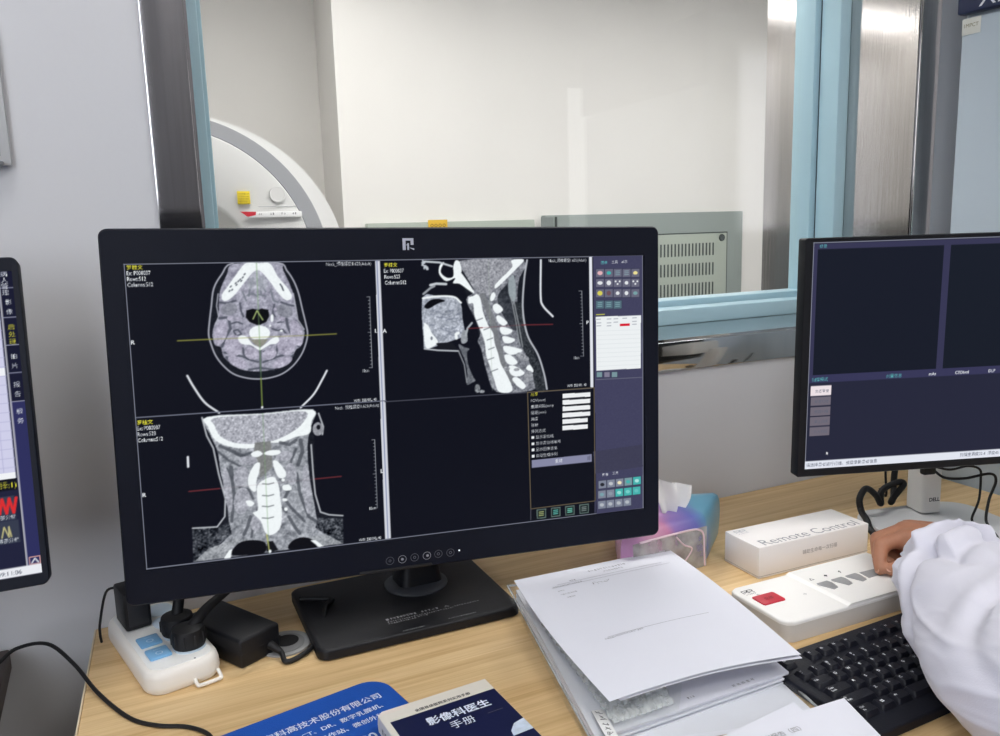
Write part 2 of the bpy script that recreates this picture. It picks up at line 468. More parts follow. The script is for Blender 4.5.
# ------------------------------------------------------------------ pictures shown on the screens (drawn as per-vertex colours of the lit panel)
class Raster:
    """supersampled drawing in metres on a screen w x h (origin ox, oy lower left)"""
    def __init__(s, w, h, nu, nv, ox, oy, base):
        s.nu, s.nv, s.w, s.h, s.ox, s.oy = nu, nv, w, h, ox, oy
        u = (np.arange(nu * 2) / 2.0 - .25) / (nu - 1) * w + ox
        v = (np.arange(nv * 2) / 2.0 - .25) / (nv - 1) * h + oy
        s.X, s.Y = np.meshgrid(u, v)
        s.c = np.empty(s.X.shape + (3,)); s.c[:] = base
        n = rng.standard_normal(s.X.shape)
        def blur(a, k):
            for ax in (0, 1):
                a = sum(np.roll(a, i, ax) for i in range(-k, k + 1)) / (2 * k + 1)
            return a
        f = blur(n, 2); s.n1 = f / f.std()
        f = blur(blur(rng.standard_normal(s.X.shape), 6), 4); s.n2 = f / f.std()
    def _box(s, xs, ys, pad=0):
        i0 = np.searchsorted(s.X[0], min(xs) - pad); i1 = np.searchsorted(s.X[0], max(xs) + pad)
        j0 = np.searchsorted(s.Y[:, 0], min(ys) - pad); j1 = np.searchsorted(s.Y[:, 0], max(ys) + pad)
        return slice(j0, j1), slice(i0, i1)
    def _put(s, sl, m, c, n1, n2):
        reg = s.c[sl]; t = np.array(c, float) + np.zeros(reg.shape)
        if n1: t = t + (s.n1[sl] * n1)[..., None]
        if n2: t = t + (s.n2[sl] * n2)[..., None]
        s.c[sl] = reg * (1 - m[..., None]) + t * m[..., None]
    def poly(s, pts, c, n1=0, n2=0, a=1.0):
        xs = [p[0] for p in pts]; ys = [p[1] for p in pts]; sl = s._box(xs, ys)
        X, Y = s.X[sl], s.Y[sl]
        if X.size == 0: return
        m = np.zeros(X.shape, bool)
        for (ax, ay), (bx, by) in zip(pts, pts[1:] + pts[:1]):
            if ay == by: continue
            m ^= ((Y < ay) != (Y < by)) & (X < (bx - ax) * (Y - ay) / (by - ay) + ax)
        s._put(sl, m * a, c, n1, n2)
    def rect(s, x0, y0, x1, y1, c): s.poly([(x0, y0), (x1, y0), (x1, y1), (x0, y1)], c)
    def stroke(s, pts, w, c, a=1.0, n1=0):
        xs = [p[0] for p in pts]; ys = [p[1] for p in pts]; sl = s._box(xs, ys, w)
        X, Y = s.X[sl], s.Y[sl]
        if X.size == 0: return
        d = np.full(X.shape, 1e9)
        for (ax, ay), (bx, by) in zip(pts[:-1], pts[1:]):
            L = (bx - ax) ** 2 + (by - ay) ** 2 + 1e-12
            t = np.clip(((X - ax) * (bx - ax) + (Y - ay) * (by - ay)) / L, 0, 1)
            d = np.minimum(d, np.hypot(X - ax - t * (bx - ax), Y - ay - t * (by - ay)))
        px = s.w / s.nu * .6
        s._put(sl, np.clip((w / 2 - d) / px + .5, 0, 1) * a, c, n1, 0)
    def soften(s, n=2):
        for _ in range(n):
            for ax in (0, 1): s.c = (np.roll(s.c, 1, ax) + 2 * s.c + np.roll(s.c, -1, ax)) / 4
    def write(s, mb, c):
        for f in mb.f: s.poly([mb.v[i][:2] for i in f], c)
    def mesh(s, name, M, parent):
        nu, nv = s.nu, s.nv
        c = s.c.reshape(nv, 2, nu, 2, 3).mean((1, 3)).clip(0, 255) / 255.0
        c = np.where(c <= .04045, c / 12.92, ((c + .055) / 1.055) ** 2.4)
        u = np.arange(nu) / (nu - 1) * s.w + s.ox; v = np.arange(nv) / (nv - 1) * s.h + s.oy
        U, V = np.meshgrid(u, v)
        A = np.array(M)
        P = A[:3, 3] + U[..., None] * A[:3, 0] + V[..., None] * A[:3, 1]
        root = parent
        while root.parent is not None: root = root.parent
        inv = np.array(_ROOT[root.name].inverted())
        P = P.reshape(-1, 3) @ inv[:3, :3].T + inv[:3, 3]
        idx = np.arange(nu * nv).reshape(nv, nu)
        q = np.stack([idx[:-1, :-1], idx[:-1, 1:], idx[1:, 1:], idx[1:, :-1]], -1).reshape(-1, 4)
        me = bpy.data.meshes.new(name)
        me.vertices.add(nu * nv); me.vertices.foreach_set('co', P.astype(np.float32).ravel())
        me.loops.add(q.size); me.loops.foreach_set('vertex_index', q.astype(np.int32).ravel())
        me.polygons.add(len(q)); me.polygons.foreach_set('loop_start', (np.arange(len(q)) * 4).astype(np.int32))
        me.update(calc_edges=True)
        at = me.color_attributes.new('picture', 'FLOAT_COLOR', 'POINT')
        at.data.foreach_set('color', np.concatenate([c.reshape(-1, 3), np.ones((nu * nv, 1))], 1).astype(np.float32).ravel())
        me.materials.append(screen_mat())
        o = bpy.data.objects.new(name, me); col.objects.link(o); o.parent = parent
        return o

def scrM(c, yaw, tilt, roll):
    """screen frame: x along the screen, y up the screen, z out towards the viewer"""
    y, t, a = R(yaw), R(tilt), R(roll)
    u = Vector((math.cos(y), math.sin(y), 0)); n0 = Vector((math.sin(y), -math.cos(y), 0))
    v = Vector((0, 0, 1)) * math.cos(t) - n0 * math.sin(t)
    u, v = u * math.cos(a) + v * math.sin(a), v * math.cos(a) - u * math.sin(a)
    return frameM(c, u, v, u.cross(v))

# ---- the big reading monitor
BM = scrM((.3077, .8832, 1.0424), -7.14, 2.89, -1.31) @ Matrix.Diagonal((1, .9697, 1, 1))
big = thing('display_monitor', 'large black monitor showing three grey neck scan images, in the middle of the desk', 'monitor', (.3077, .985, .75), R(-4))
# reference sheet -> metres on this screen
HB = (9.662131e-4, -4.067348e-5, -.38492744, -6.866535e-5, -9.8969177e-4, .42501677, -3.3748374e-4, -1.0915475e-4)
def hb(x, y):
    d = HB[6] * x + HB[7] * y + 1
    return ((HB[0] * x + HB[1] * y + HB[2]) / d, (HB[3] * x + HB[4] * y + HB[5]) / d)
PA = lambda pts: [hb(200 + x / 5.658, 258 + y / 5.661) for x, y in pts]      # axial picture
PS = lambda pts: [hb(415 + x / 5.079, 255 + y / 5.076) for x, y in pts]      # sagittal picture
PC = lambda pts: [hb(185 + x / 4.459, 400 + y / 4.461) for x, y in pts]      # coronal picture
PX = lambda pts: [hb(x, y) for x, y in pts]
def ell(cx, cy, rx, ry, rot=0, n=24):
    c, s_ = math.cos(R(rot)), math.sin(R(rot))
    return [(cx + rx * math.cos(t) * c - ry * math.sin(t) * s_, cy + rx * math.cos(t) * s_ + ry * math.sin(t) * c) for t in [2 * math.pi * k / n for k in range(n)]]
def blob(pts, sub=4):
    P = pts + pts[:3]
    out = []
    n = len(pts)
    for i in range(n):
        p0, p1, p2, p3 = [np.array(pts[(i + k - 1) % n], float) for k in range(4)]
        for k in range(sub):
            t = k / sub
            out.append(tuple(.5 * (2 * p1 + (p2 - p0) * t + (2 * p0 - 5 * p1 + 4 * p2 - p3) * t * t + (3 * p1 - p0 - 3 * p2 + p3) * t ** 3)))
    return out
def paint_big():
    r = Raster(.5976, .3362, 880, 496, -.2988, -.1681, (15, 17, 28))
    MM = .00113                                     # about one reference step
    W = (240, 246, 248)
    # --- axial
    skin = blob([(185, 26), (120, 90), (75, 170), (62, 270), (52, 360), (48, 430), (60, 480), (88, 550), (132, 608), (190, 655), (260, 678), (330, 685), (400, 678), (470, 655), (530, 610), (575, 550), (600, 490), (611, 430), (600, 370), (580, 290), (558, 200), (530, 130), (490, 70), (440, 26)])
    r.poly(PA(skin), (24, 27, 36), 3)
    tis = blob([(190, 30), (150, 90), (112, 180), (104, 260), (104, 330), (82, 370), (70, 430), (84, 490), (118, 505), (135, 560), (190, 605), (240, 632), (330, 642), (410, 632), (470, 608), (520, 570), (545, 520), (574, 498), (592, 440), (588, 405), (552, 350), (540, 260), (520, 180), (470, 70), (440, 30)])
    r.poly(PA(tis), (160, 160, 176), 13, 9)
    r.stroke(PA(skin + skin[:1])[:-1], 1.3 * MM, (182, 184, 196))
    r.stroke(PA([(100, 200), (92, 270), (104, 330), (84, 380)]), 1.0 * MM, (180, 182, 194))
    r.stroke(PA([(528, 200), (545, 290), (555, 350), (592, 405)]), 1.0 * MM, (180, 182, 194))
    # fat gaps (dark) between the muscles
    for p, w in (([(112, 250), (150, 255), (200, 240)], 4), ([(110, 340), (150, 335), (165, 350)], 5), ([(165, 355), (172, 400), (145, 445), (125, 500)], 5), ([(460, 250), (500, 265), (530, 270)], 4), ([(490, 345), (498, 390), (525, 440), (562, 500)], 5),
                 ([(140, 535), (190, 548), (240, 556), (290, 578), (330, 588)], 4), ([(343, 520), (345, 640)], 4.5), ([(360, 590), (430, 562), (480, 548), (525, 535)], 4), ([(245, 510), (248, 545), (275, 575)], 3.5), ([(440, 500), (435, 540), (420, 570)], 3.5),
                 ([(190, 410), (215, 405), (235, 430), (205, 440), (190, 415)], 3), ([(410, 400), (440, 410), (470, 405), (490, 430)], 3.5), ([(225, 255), (232, 300), (245, 330)], 3.5), ([(420, 265), (412, 310), (425, 330)], 3.5), ([(150, 560), (180, 600)], 4), ([(500, 580), (530, 550)], 4), ([(280, 632), (345, 622), (420, 632)], 4),
                 ([(180, 370), (210, 360), (240, 372)], 3), ([(440, 365), (470, 360)], 3), ([(360, 530), (395, 520), (415, 525)], 3), ([(150, 400), (135, 480)], 4)):
        r.stroke(PA(p), w * .52 * MM, (70, 74, 86), .8)
    for p in ([(270, 120), (300, 110), (285, 170)], [(355, 110), (350, 150), (370, 190)], [(400, 180), (415, 240), (440, 250)], [(265, 210), (300, 200), (320, 215)], [(330, 205), (370, 215)], [(240, 190), (260, 240)], [(285, 140), (275, 215)], [(340, 120), (345, 200)]):
        r.stroke(PA(p), 1.6 * MM, (112, 118, 128), .8)
    r.poly(PA(blob([(320, 70), (285, 100), (262, 150), (300, 185), (322, 150), (345, 185), (385, 150), (355, 100)])), (176, 180, 190), 8, 4, .6)
    for e in ((165, 288, 46, 36, -15), (478, 300, 50, 36, 20)): r.poly(PA(ell(*e)), (136, 138, 150), 9, 4)
    for e in ((118, 420, 36, 72, 12), (548, 425, 34, 76, -16), (190, 495, 52, 62, 0), (490, 490, 52, 62, 0), (215, 590, 60, 28, 25), (470, 590, 60, 26, -25), (295, 540, 42, 34, 20), (395, 545, 42, 30, -20), (215, 345, 14, 14, 0), (170, 340, 18, 14, 0), (465, 345, 20, 14, 0), (425, 290, 10, 10, 0)):
        r.poly(PA(ell(*e)), (173, 170, 188), 12, 8)
    # mandible
    mand = blob([(255, 27), (330, 27), (395, 30), (440, 105), (492, 165), (520, 212), (507, 236), (482, 236), (440, 195), (398, 138), (352, 84), (322, 68), (290, 88), (240, 150), (190, 212), (150, 240), (126, 236), (122, 205), (150, 165), (192, 105)])
    r.poly(PA(mand), W, 3)
    for x, y in ((165, 185), (172, 160), (180, 178), (200, 140), (215, 130), (225, 120), (240, 108), (250, 90), (232, 128), (205, 150)): r.poly(PA(ell(x, y, 8, 4, -50)), (90, 95, 105))
    for x, y in ((462, 160), (470, 180), (455, 150), (466, 170)): r.poly(PA(ell(x, y, 8, 4, 50)), (70, 75, 85))
    r.poly(PA([(262, 295), (300, 285), (325, 293), (350, 285), (388, 293), (392, 330), (375, 362), (340, 378), (320, 378), (280, 362), (258, 335)]), (12, 13, 18))
    r.poly(PA(ell(338, 424, 60, 42)), W, 3)
    r.poly(PA([(282, 460), (390, 458), (362, 492), (340, 506), (312, 490)]), (142, 142, 132), 5)
    r.poly(PA(blob([(222, 442), (260, 442), (300, 488), (338, 508), (332, 520), (292, 494), (240, 487), (218, 465)])), W, 2)
    r.poly(PA(blob([(440, 446), (450, 465), (432, 486), (398, 490), (344, 522), (342, 510), (380, 480), (410, 455)])), W, 2)
    for e in ((408, 340, 9, 22, 0), (398, 384, 6, 6, 0), (462, 412, 9, 6, 0)): r.poly(PA(ell(*e)), W)
    YG = (150, 150, 70)
    r.stroke(PX([(177, 340.5), (212, 339)]), MM, YG); r.stroke(PX([(212, 339), (306, 335.5)]), .9 * MM, YG, .55); r.stroke(PX([(306, 335.5), (337, 334)]), MM, YG)
    GR = (120, 160, 110)
    r.stroke(PX([(256, 262), (263, 407)]), .9 * MM, GR, .6); r.stroke(PX([(261.5, 378), (263, 407)]), MM, (130, 150, 70))
    r.stroke(PA([(300, 345), (322, 297), (356, 350)]), 1.1 * MM, (170, 190, 120))
    z5 = lambda pts: PX([(110 + x / 3.571, 240 + y / 3.571) for x, y in pts])
    r.stroke([tuple(p[:2]) for p in catmull([(x, y, 0) for x, y in z5([(276, 484), (300, 525), (340, 580), (392, 617)])])], 1.9 * MM, (226, 230, 236)); r.stroke([tuple(p[:2]) for p in catmull([(x, y, 0) for x, y in z5([(777, 467), (760, 500), (730, 552), (684, 599)])])], 1.9 * MM, (226, 230, 236))
    # --- coronal
    r.poly(PC([(78, 76), (576, 42), (580, 180), (590, 420), (620, 500), (712, 516), (716, 640), (45, 722), (38, 568), (150, 565), (185, 520), (180, 440), (150, 230), (110, 170)]), (26, 29, 38), 4)
    body = blob([(98, 76), (118, 160), (150, 230), (165, 330), (190, 420), (200, 520), (205, 590), (170, 640), (60, 715), (48, 722), (300, 690), (400, 676), (600, 650), (715, 638), (640, 590), (600, 540), (585, 470), (560, 330), (552, 200), (565, 120), (576, 42), (340, 60)], 3)
    r.poly(PC(body), (150, 154, 162), 14, 13)
    # shoulders: dark mottled fat and muscle
    r.poly(PC([(38, 570), (150, 570), (205, 545), (215, 600), (150, 650), (45, 722)]), (58, 62, 70), 26, 16)
    r.poly(PC([(600, 525), (712, 530), (716, 640), (660, 618), (590, 570)]), (58, 62, 70), 26, 16)
    r.poly(PC([(48, 722), (110, 665), (230, 618), (310, 625), (215, 650), (190, 700)]), (150, 154, 160), 16, 10)
    r.poly(PC([(560, 610), (640, 600), (715, 640), (600, 655)]), (150, 154, 160), 16, 10)
    for p in ([(78, 78), (100, 160), (130, 215), (155, 330), (186, 440), (184, 520), (150, 566), (40, 572)], [(600, 60), (622, 120), (618, 155)], [(568, 200), (578, 330), (588, 420), (612, 500), (650, 512), (712, 516)]):
        r.stroke(PC(p), 1.4 * MM, (190, 194, 200))
    r.poly(PC(ell(598, 130, 24, 30)), (150, 152, 160), 12); r.poly(PC(ell(600, 122, 9, 11)), (20, 22, 30))
    # skull
    r.poly(PC(blob([(100, 76), (105, 120), (140, 180), (220, 212), (310, 214), (330, 190), (430, 190), (500, 165), (560, 150), (568, 100), (572, 44), (340, 62)])), W, 3)
    r.poly(PC(blob([(132, 80), (136, 115), (160, 160), (220, 190), (310, 196), (400, 182), (480, 145), (528, 105), (540, 52), (340, 66)])), (172, 174, 184), 19, 4)
    r.poly(PC([(316, 190), (386, 184), (392, 230), (396, 300), (340, 350), (336, 290), (312, 230)]), (126, 128, 128), 7)
    for p, w in (([(160, 205), (230, 235), (290, 260)], 5), ([(230, 240), (250, 250), (300, 235)], 4), ([(430, 190), (470, 200), (500, 180)], 5), ([(150, 230), (200, 270), (260, 300)], 3.5), ([(190, 310), (215, 340), (210, 300)], 6), ([(500, 220), (480, 270), (470, 320)], 4), ([(520, 180), (530, 230), (510, 290)], 6),
                 ([(215, 350), (225, 420), (215, 540)], 5), ([(505, 330), (520, 420), (560, 520), (600, 545)], 5), ([(250, 390), (290, 400), (310, 440)], 4), ([(470, 400), (450, 440), (480, 480), (540, 540)], 4.5), ([(300, 520), (285, 570), (270, 600)], 5), ([(330, 515), (310, 560), (305, 610)], 4), ([(470, 520), (500, 570), (520, 595)], 5), ([(440, 480), (460, 500)], 4), ([(180, 570), (160, 600)], 6), ([(545, 420), (560, 500)], 4)):
        r.stroke(PC(p), w * .62 * MM, (72, 76, 84), .75)
    for e in ((255, 340, 32, 46, 15), (196, 400, 18, 100, -8), (480, 330, 24, 50, -8), (550, 400, 18, 110, -5), (260, 450, 36, 60, 8), (420, 530, 26, 40, 0), (285, 270, 40, 20, 0), (450, 250, 36, 22, -10), (325, 548, 24, 36, 8)): r.poly(PC(ell(*e)), (166, 168, 178), 13, 8)
    for p in ([(300, 238), (330, 226), (352, 240), (330, 254), (306, 252)], [(356, 240), (380, 226), (426, 224), (428, 240), (390, 248)], [(292, 330), (318, 285), (340, 282), (336, 320), (325, 360), (322, 408), (300, 400), (286, 370)], [(398, 272), (420, 275), (455, 320), (452, 345), (425, 347), (405, 310)],
              [(330, 380), (370, 350), (405, 345), (425, 385), (432, 440), (440, 500), (432, 570), (395, 602), (365, 590), (345, 540), (310, 505), (332, 490), (328, 430)], [(278, 452), (296, 448), (316, 460), (304, 474), (288, 472)], [(442, 382), (470, 378), (482, 398), (462, 405), (444, 400)], [(442, 440), (460, 440), (462, 450), (446, 452)]):
        r.poly(PC(blob(p)), W, 2)
    for e in ((444, 357, 8, 7), (457, 487, 8, 8)): r.poly(PC(ell(*e)), W)
    for y in (372, 424, 472, 524): r.stroke(PC([(352, y + 2), (378, y + 4), (402, y - 2)]), 1.1 * MM, (120, 125, 130))
    r.poly(PC(blob([(215, 690), (245, 640), (300, 625), (355, 630), (372, 650), (362, 680), (300, 690)])), (14, 15, 22)); r.poly(PC(blob([(470, 664), (485, 630), (530, 612), (575, 622), (596, 652), (540, 662)])), (14, 15, 22))
    r.poly(PC([(375, 630), (400, 628), (424, 668), (400, 676), (372, 676)]), (20, 22, 28)); r.poly(PC([(180, 708), (205, 670), (218, 665), (212, 705)]), W); r.poly(PC([(568, 626), (590, 624), (628, 652), (606, 656)]), W)
    r.stroke(PC([(16, 254), (18, 298)]), 2 * MM, (236, 240, 246))
    RD = (130, 50, 56)
    r.stroke(PC([(22, 408), (160, 395)]), MM, RD); r.stroke(PC([(585, 353), (704, 341)]), MM, RD); r.stroke(PC([(160, 395), (585, 353)]), .8 * MM, (170, 150, 160), .25)
    r.stroke(PC([(350, 60), (384, 690)]), .9 * MM, GR, .45); r.stroke(PC([(372, 600), (386, 680)]), 1 * MM, (190, 190, 110))
    r.poly(PC(ell(388, 675, 6, 8)), W); r.poly(PA(ell(356, 846, 6, 8)), W)
    # --- sagittal
    r.poly(PS([(235, 30), (572, 28), (556, 120), (550, 280), (575, 420), (630, 510), (660, 600), (676, 684), (440, 698), (400, 690), (300, 300), (235, 130)]), (26, 29, 38), 4)
    neck = blob([(240, 30), (552, 28), (532, 120), (522, 200), (530, 330), (545, 420), (585, 500), (615, 560), (620, 640), (600, 690), (420, 698), (370, 600), (340, 480), (322, 440), (335, 400), (310, 330), (262, 230), (300, 190), (270, 120)], 3)
    r.poly(PS(neck), (128, 131, 140), 16, 11)
    r.poly(PS(blob([(230, 32), (250, 90), (300, 170), (340, 200), (385, 205), (410, 165), (470, 100), (495, 30)])), (150, 152, 160), 17, 4)
    r.poly(PS(blob([(420, 230), (470, 150), (510, 110), (500, 250), (520, 380), (480, 360)])), (52, 56, 64), 7, 8)
    r.poly(PS(blob([(478, 130), (505, 110), (515, 210), (500, 240), (478, 200)])), (150, 160, 166), 5)
    r.poly(PS(blob([(500, 260), (545, 250), (552, 330), (585, 440), (640, 570), (668, 684), (620, 690), (590, 560), (530, 430)])), (48, 52, 58), 12, 4)
    for p in ([(505, 240), (530, 360), (550, 470)], [(490, 220), (515, 340), (535, 460)]): r.stroke(PS(p), 1.5 * MM, (150, 155, 160), .8)
    r.stroke([tuple(p[:2]) for p in catmull([(x, y, 0) for x, y in PS([(570, 30), (556, 130), (550, 280), (574, 410), (628, 510), (660, 610), (674, 684)])])], 2 * MM, (182, 186, 194))
    r.stroke(PS([(345, 210), (395, 330), (420, 430), (450, 560), (500, 640)]), 6.5 * MM, (120, 123, 128), 1, 5)
    for p in ([(200, 75), (232, 88), (300, 185), (290, 192), (230, 150), (195, 145), (205, 120), (160, 135), (125, 100), (125, 60), (140, 40), (150, 42), (135, 70), (135, 95), (165, 118), (195, 112)],
              [(205, 32), (228, 38), (238, 90), (215, 90), (195, 75)], [(492, 30), (555, 28), (510, 80), (470, 120), (415, 172), (406, 160), (430, 130), (470, 92), (496, 60)],
              [(386, 210), (400, 192), (411, 205), (402, 232), (386, 236)], [(274, 220), (300, 210), (318, 202), (335, 225), (348, 290), (375, 360), (400, 400), (408, 450), (425, 500), (440, 555), (470, 610), (500, 690), (432, 698), (405, 630), (385, 570), (365, 510), (358, 450), (338, 390), (305, 310), (298, 250), (275, 250)],
              [(398, 262), (420, 250), (450, 280), (425, 300), (405, 290)], [(415, 320), (430, 310), (472, 345), (452, 362), (425, 345)], [(433, 375), (450, 368), (498, 385), (480, 405), (445, 405)], [(446, 420), (465, 416), (512, 432), (490, 450), (458, 448)], [(452, 468), (480, 466), (545, 484), (535, 500), (490, 510), (458, 492)], [(458, 512), (490, 512), (525, 548), (500, 562), (470, 550)],
              [(480, 570), (510, 566), (560, 600), (530, 620), (492, 610)], [(498, 632), (525, 624), (566, 664), (552, 684), (520, 664)], [(568, 580), (585, 560), (604, 585), (600, 600)]):
        r.poly(PS(blob(p)), W, 2)
    for x, y in ((332, 330), (368, 378), (385, 430), (392, 478), (390, 530), (410, 588)): r.stroke(PS([(x - 15, y + 5), (x + 14, y - 6)]), 1.0 * MM, (120, 125, 132))
    for e in ((545, 520, 30, 18, 30), (520, 585, 14, 8, 0), (580, 620, 22, 30, 20), (470, 580, 16, 10, 0), (570, 530, 12, 12, 0)): r.poly(PS(ell(*e)), (150, 153, 160), 16)
    # face part of the sagittal picture
    r.poly(PS(blob([(40, 218), (120, 212), (190, 214), (235, 250), (245, 330), (255, 390), (240, 420), (215, 430), (170, 445), (60, 480), (48, 440)], 3)), (168, 174, 186), 16, 12)
    r.poly(PS(blob([(50, 262), (80, 232), (120, 224), (155, 236), (120, 248), (70, 275)])), (10, 11, 18))
    for k in range(26):
        x, y = rng.uniform(70, 230), rng.uniform(275, 420); r.stroke(PS([(x, y), (x + rng.uniform(10, 28), y + rng.uniform(-12, 12))]), 1.4 * MM, (120, 126, 142), .7)
    r.stroke([tuple(p[:2]) for p in catmull([(x, y, 0) for x, y in PS([(42, 222), (120, 212), (200, 216), (236, 245)])])], 2 * MM, W)
    r.poly(PS(blob([(48, 355), (70, 360), (90, 400), (120, 440), (100, 465), (58, 470)])), W, 3); r.poly(PS(ell(88, 425, 6, 9)), (120, 125, 135))
    r.poly(PS([(110, 450), (190, 445), (220, 480), (130, 478)]), (24, 26, 34)); r.stroke(PS([(52, 478), (120, 486), (225, 490)]), 1.6 * MM, (190, 195, 202))
    r.poly(PS(blob([(225, 455), (255, 470), (280, 480), (268, 500), (275, 560), (300, 620), (312, 640), (296, 650), (268, 660), (270, 600), (255, 530), (238, 495)])), (104, 108, 116), 10, 6)
    r.stroke(PS([(225, 490), (255, 560), (268, 650)]), 1.2 * MM, (150, 154, 160))
    r.stroke(PS([(214, 425), (212, 405), (224, 398)]), 3 * MM, W); r.poly(PS(blob([(240, 400), (262, 385), (270, 440), (240, 450)])), (150, 155, 162), 8)
    r.stroke(PS([(262, 410), (270, 375), (292, 348)]), 2.2 * MM, (170, 176, 182))
    for k in range(14):
        x, y = rng.uniform(38, 75), rng.uniform(32, 70); r.poly(PS(ell(x, y, rng.uniform(4, 12), rng.uniform(3, 8), rng.uniform(0, 90))), (190, 196, 204))
    r.stroke(PS([(50, 35), (125, 40), (190, 60)]), 2 * MM, (200, 206, 212)); r.stroke(PS([(80, 155), (110, 148), (160, 150)]), 2.6 * MM, (200, 206, 212)); r.stroke(PS([(45, 200), (80, 170), (100, 160)]), 2.4 * MM, (150, 155, 162))
    r.poly(PS(ell(322, 680, 14, 22)), (120, 124, 130), 26); r.poly(PS(ell(345, 695, 14, 8)), (150, 154, 160), 26)
    r.stroke(PS([(374, 34), (382, 260), (398, 690)]), .8 * MM, (160, 175, 160), .4)
    r.stroke([tuple(p[:2]) for p in catmull([(x, y, 0) for x, y in PS([(640, 30), (640, 210), (652, 262), (702, 316)])])], 2.2 * MM, (226, 230, 236))
    r.stroke(PS([(275, 376), (345, 372)]), MM, (110, 40, 44)); r.stroke(PS([(345, 372), (560, 358)]), .8 * MM, RD, .35); r.stroke(PS([(545, 359), (702, 356)]), MM, RD)
    r.soften(3)
    # --- layout lines
    FR = (128, 132, 146)
    r.stroke(PX([(121.8, 263.4), (642.7, 257)]), .0012, FR); r.stroke(PX([(122.3, 263), (148.2, 569.6)]), .0011, FR); r.stroke(PX([(148, 569), (644.6, 508)]), .0012, FR); r.stroke(PX([(642.2, 257), (643.8, 508)]), .0012, FR)
    r.poly(PX([(375.2, 261), (380, 261), (393, 538), (387, 539)]), (208, 211, 220)); r.stroke(PX([(377, 261), (390, 538)]), .001, (120, 130, 170))
    r.stroke(PX([(136, 417.5), (387, 401)]), .0012, (110, 114, 130)); r.stroke(PX([(386, 402), (592, 389)]), .0012, (70, 72, 84))
    r.poly(PX([(589, 258), (592, 258), (594, 388), (591, 388)]), (225, 228, 236))
    # side tool bar
    r.poly(PX([(593, 257.6), (642, 257), (643.5, 508.2), (597.5, 514)]), (66, 66, 94), 1)
    r.poly(PX([(594, 452), (643, 445), (643.5, 467), (596, 474)]), (62, 62, 84), 1)
    z4 = lambda x, y: hb(590 + x / 5.457, 255 + y / 5.452)
    def bt(x0, y0, x1, y1, c, dark=True):
        p = [z4(x0, y0), z4(x1, y0 - (x1 - x0) * .03), z4(x1, y1 - (x1 - x0) * .03), z4(x0, y1)]
        r.poly(p, c); r.stroke(p + p[:1], .0006, (52, 54, 74) if dark else (190, 194, 204))
    BT = (104, 104, 124); TQ = (70, 176, 172); WH = (225, 228, 232)
    for row, (y, n) in enumerate(((82, 5), (136, 5), (192, 5), (254, 3))):
        for k in range(n):
            x = 32 + k * 48; bt(x, y, x + 46, y + 46, BT if n == 5 else (84, 108, 122))
            c = [[(226, 178, 186), TQ, (130, 160, 170), (140, 165, 175), (236, 222, 150)], [WH, WH, WH, WH, WH], [(214, 206, 90), (110, 80, 90), WH, WH, (120, 160, 165)], [(130, 170, 176)] * 3][row][k]
            e = ell(x + 23, y + 22, [14, 12, 10, 10, 12][k], [14, 12, 16, 16, 12][(k + row) % 5] * .8)
            if row == 3 or (row == 0 and k in (2, 3)):
                for q in range(3): r.stroke([z4(x + 12, y + 12 + q * 10), z4(x + 34, y + 11 + q * 10)], .0009, c)
            elif row == 1 and k in (2, 4):
                for q in range(3): r.poly([z4(*p) for p in ell(x + 12 + q * 11, y + 14 + (q % 2) * 14, 5, 5)], c)
            else: r.poly([z4(*p) for p in e], c)
    r.poly([z4(33, 342), z4(278, 335), z4(278, 622), z4(38, 636)], (236, 240, 242))
    for k in range(9): r.stroke([z4(40, 420 + k * 24), z4(276, 413 + k * 23.5)], .0004, (214, 220, 224))
    r.poly([z4(164, 380), z4(217, 378), z4(217, 392), z4(164, 394)], (214, 30, 52))
    for x, y in ((48, 356), (105, 355), (142, 354), (190, 351), (243, 349), (50, 376), (105, 376), (142, 372), (50, 392), (105, 392), (243, 368), (243, 384)): r.stroke([z4(x - 11, y), z4(x + 11, y - 1)], .0009, (150, 154, 166))
    r.stroke([z4(36, 331), z4(80, 329)], .0012, (190, 190, 80))
    for k in range(3): bt(38 + k * 41, 642, 70 + k * 41, 672, (120, 148, 156) if k != 1 else (128, 124, 146))
    r.stroke([z4(36, 684), z4(284, 672)], .0008, (110, 112, 128))
    z9 = lambda x, y: hb(525 + x / 5.254, 385 + y / 5.257)
    def bt9(x, y, c, ic):
        p = [z9(x, y), z9(x + 42, y - 5), z9(x + 43, y + 37), z9(x + 1, y + 42)]
        r.poly(p, c); r.stroke(p + p[:1], .0006, (58, 62, 80)); r.poly([z9(*q) for q in ell(x + 21, y + 19, 11, 9)], ic)
    GY = (126, 132, 150)
    for k in range(5): bt9(390 + k * 45, 506 - k * 5, [GY, GY, GY, (120, 150, 158), (70, 176, 172)][k], [(40, 42, 50), (190, 194, 200), (236, 226, 190), TQ, (170, 226, 222)][k])
    for k in range(5): bt9(388 + k * 45, 558 - k * 5, [GY, GY, TQ, TQ, TQ][k], [(120, 160, 170), (140, 150, 165), (150, 215, 210), (120, 205, 200), (100, 190, 188)][k])
    for k in range(4): bt9(388 + k * 44, 612 - k * 5, GY, [(170, 178, 188)] * 3 + [(236, 238, 240)][0:1] and (178, 184, 192))
    # parameter panel
    OL = (112, 100, 78)
    r.stroke([z9(18, 42), z9(366, 18), z9(374, 610), z9(38, 652), z9(18, 42)], .0010, OL); r.stroke([z9(38, 652), z9(38, 710)], .001, (80, 80, 92)); r.stroke([z9(374, 610), z9(374, 672)], .001, (90, 90, 120))
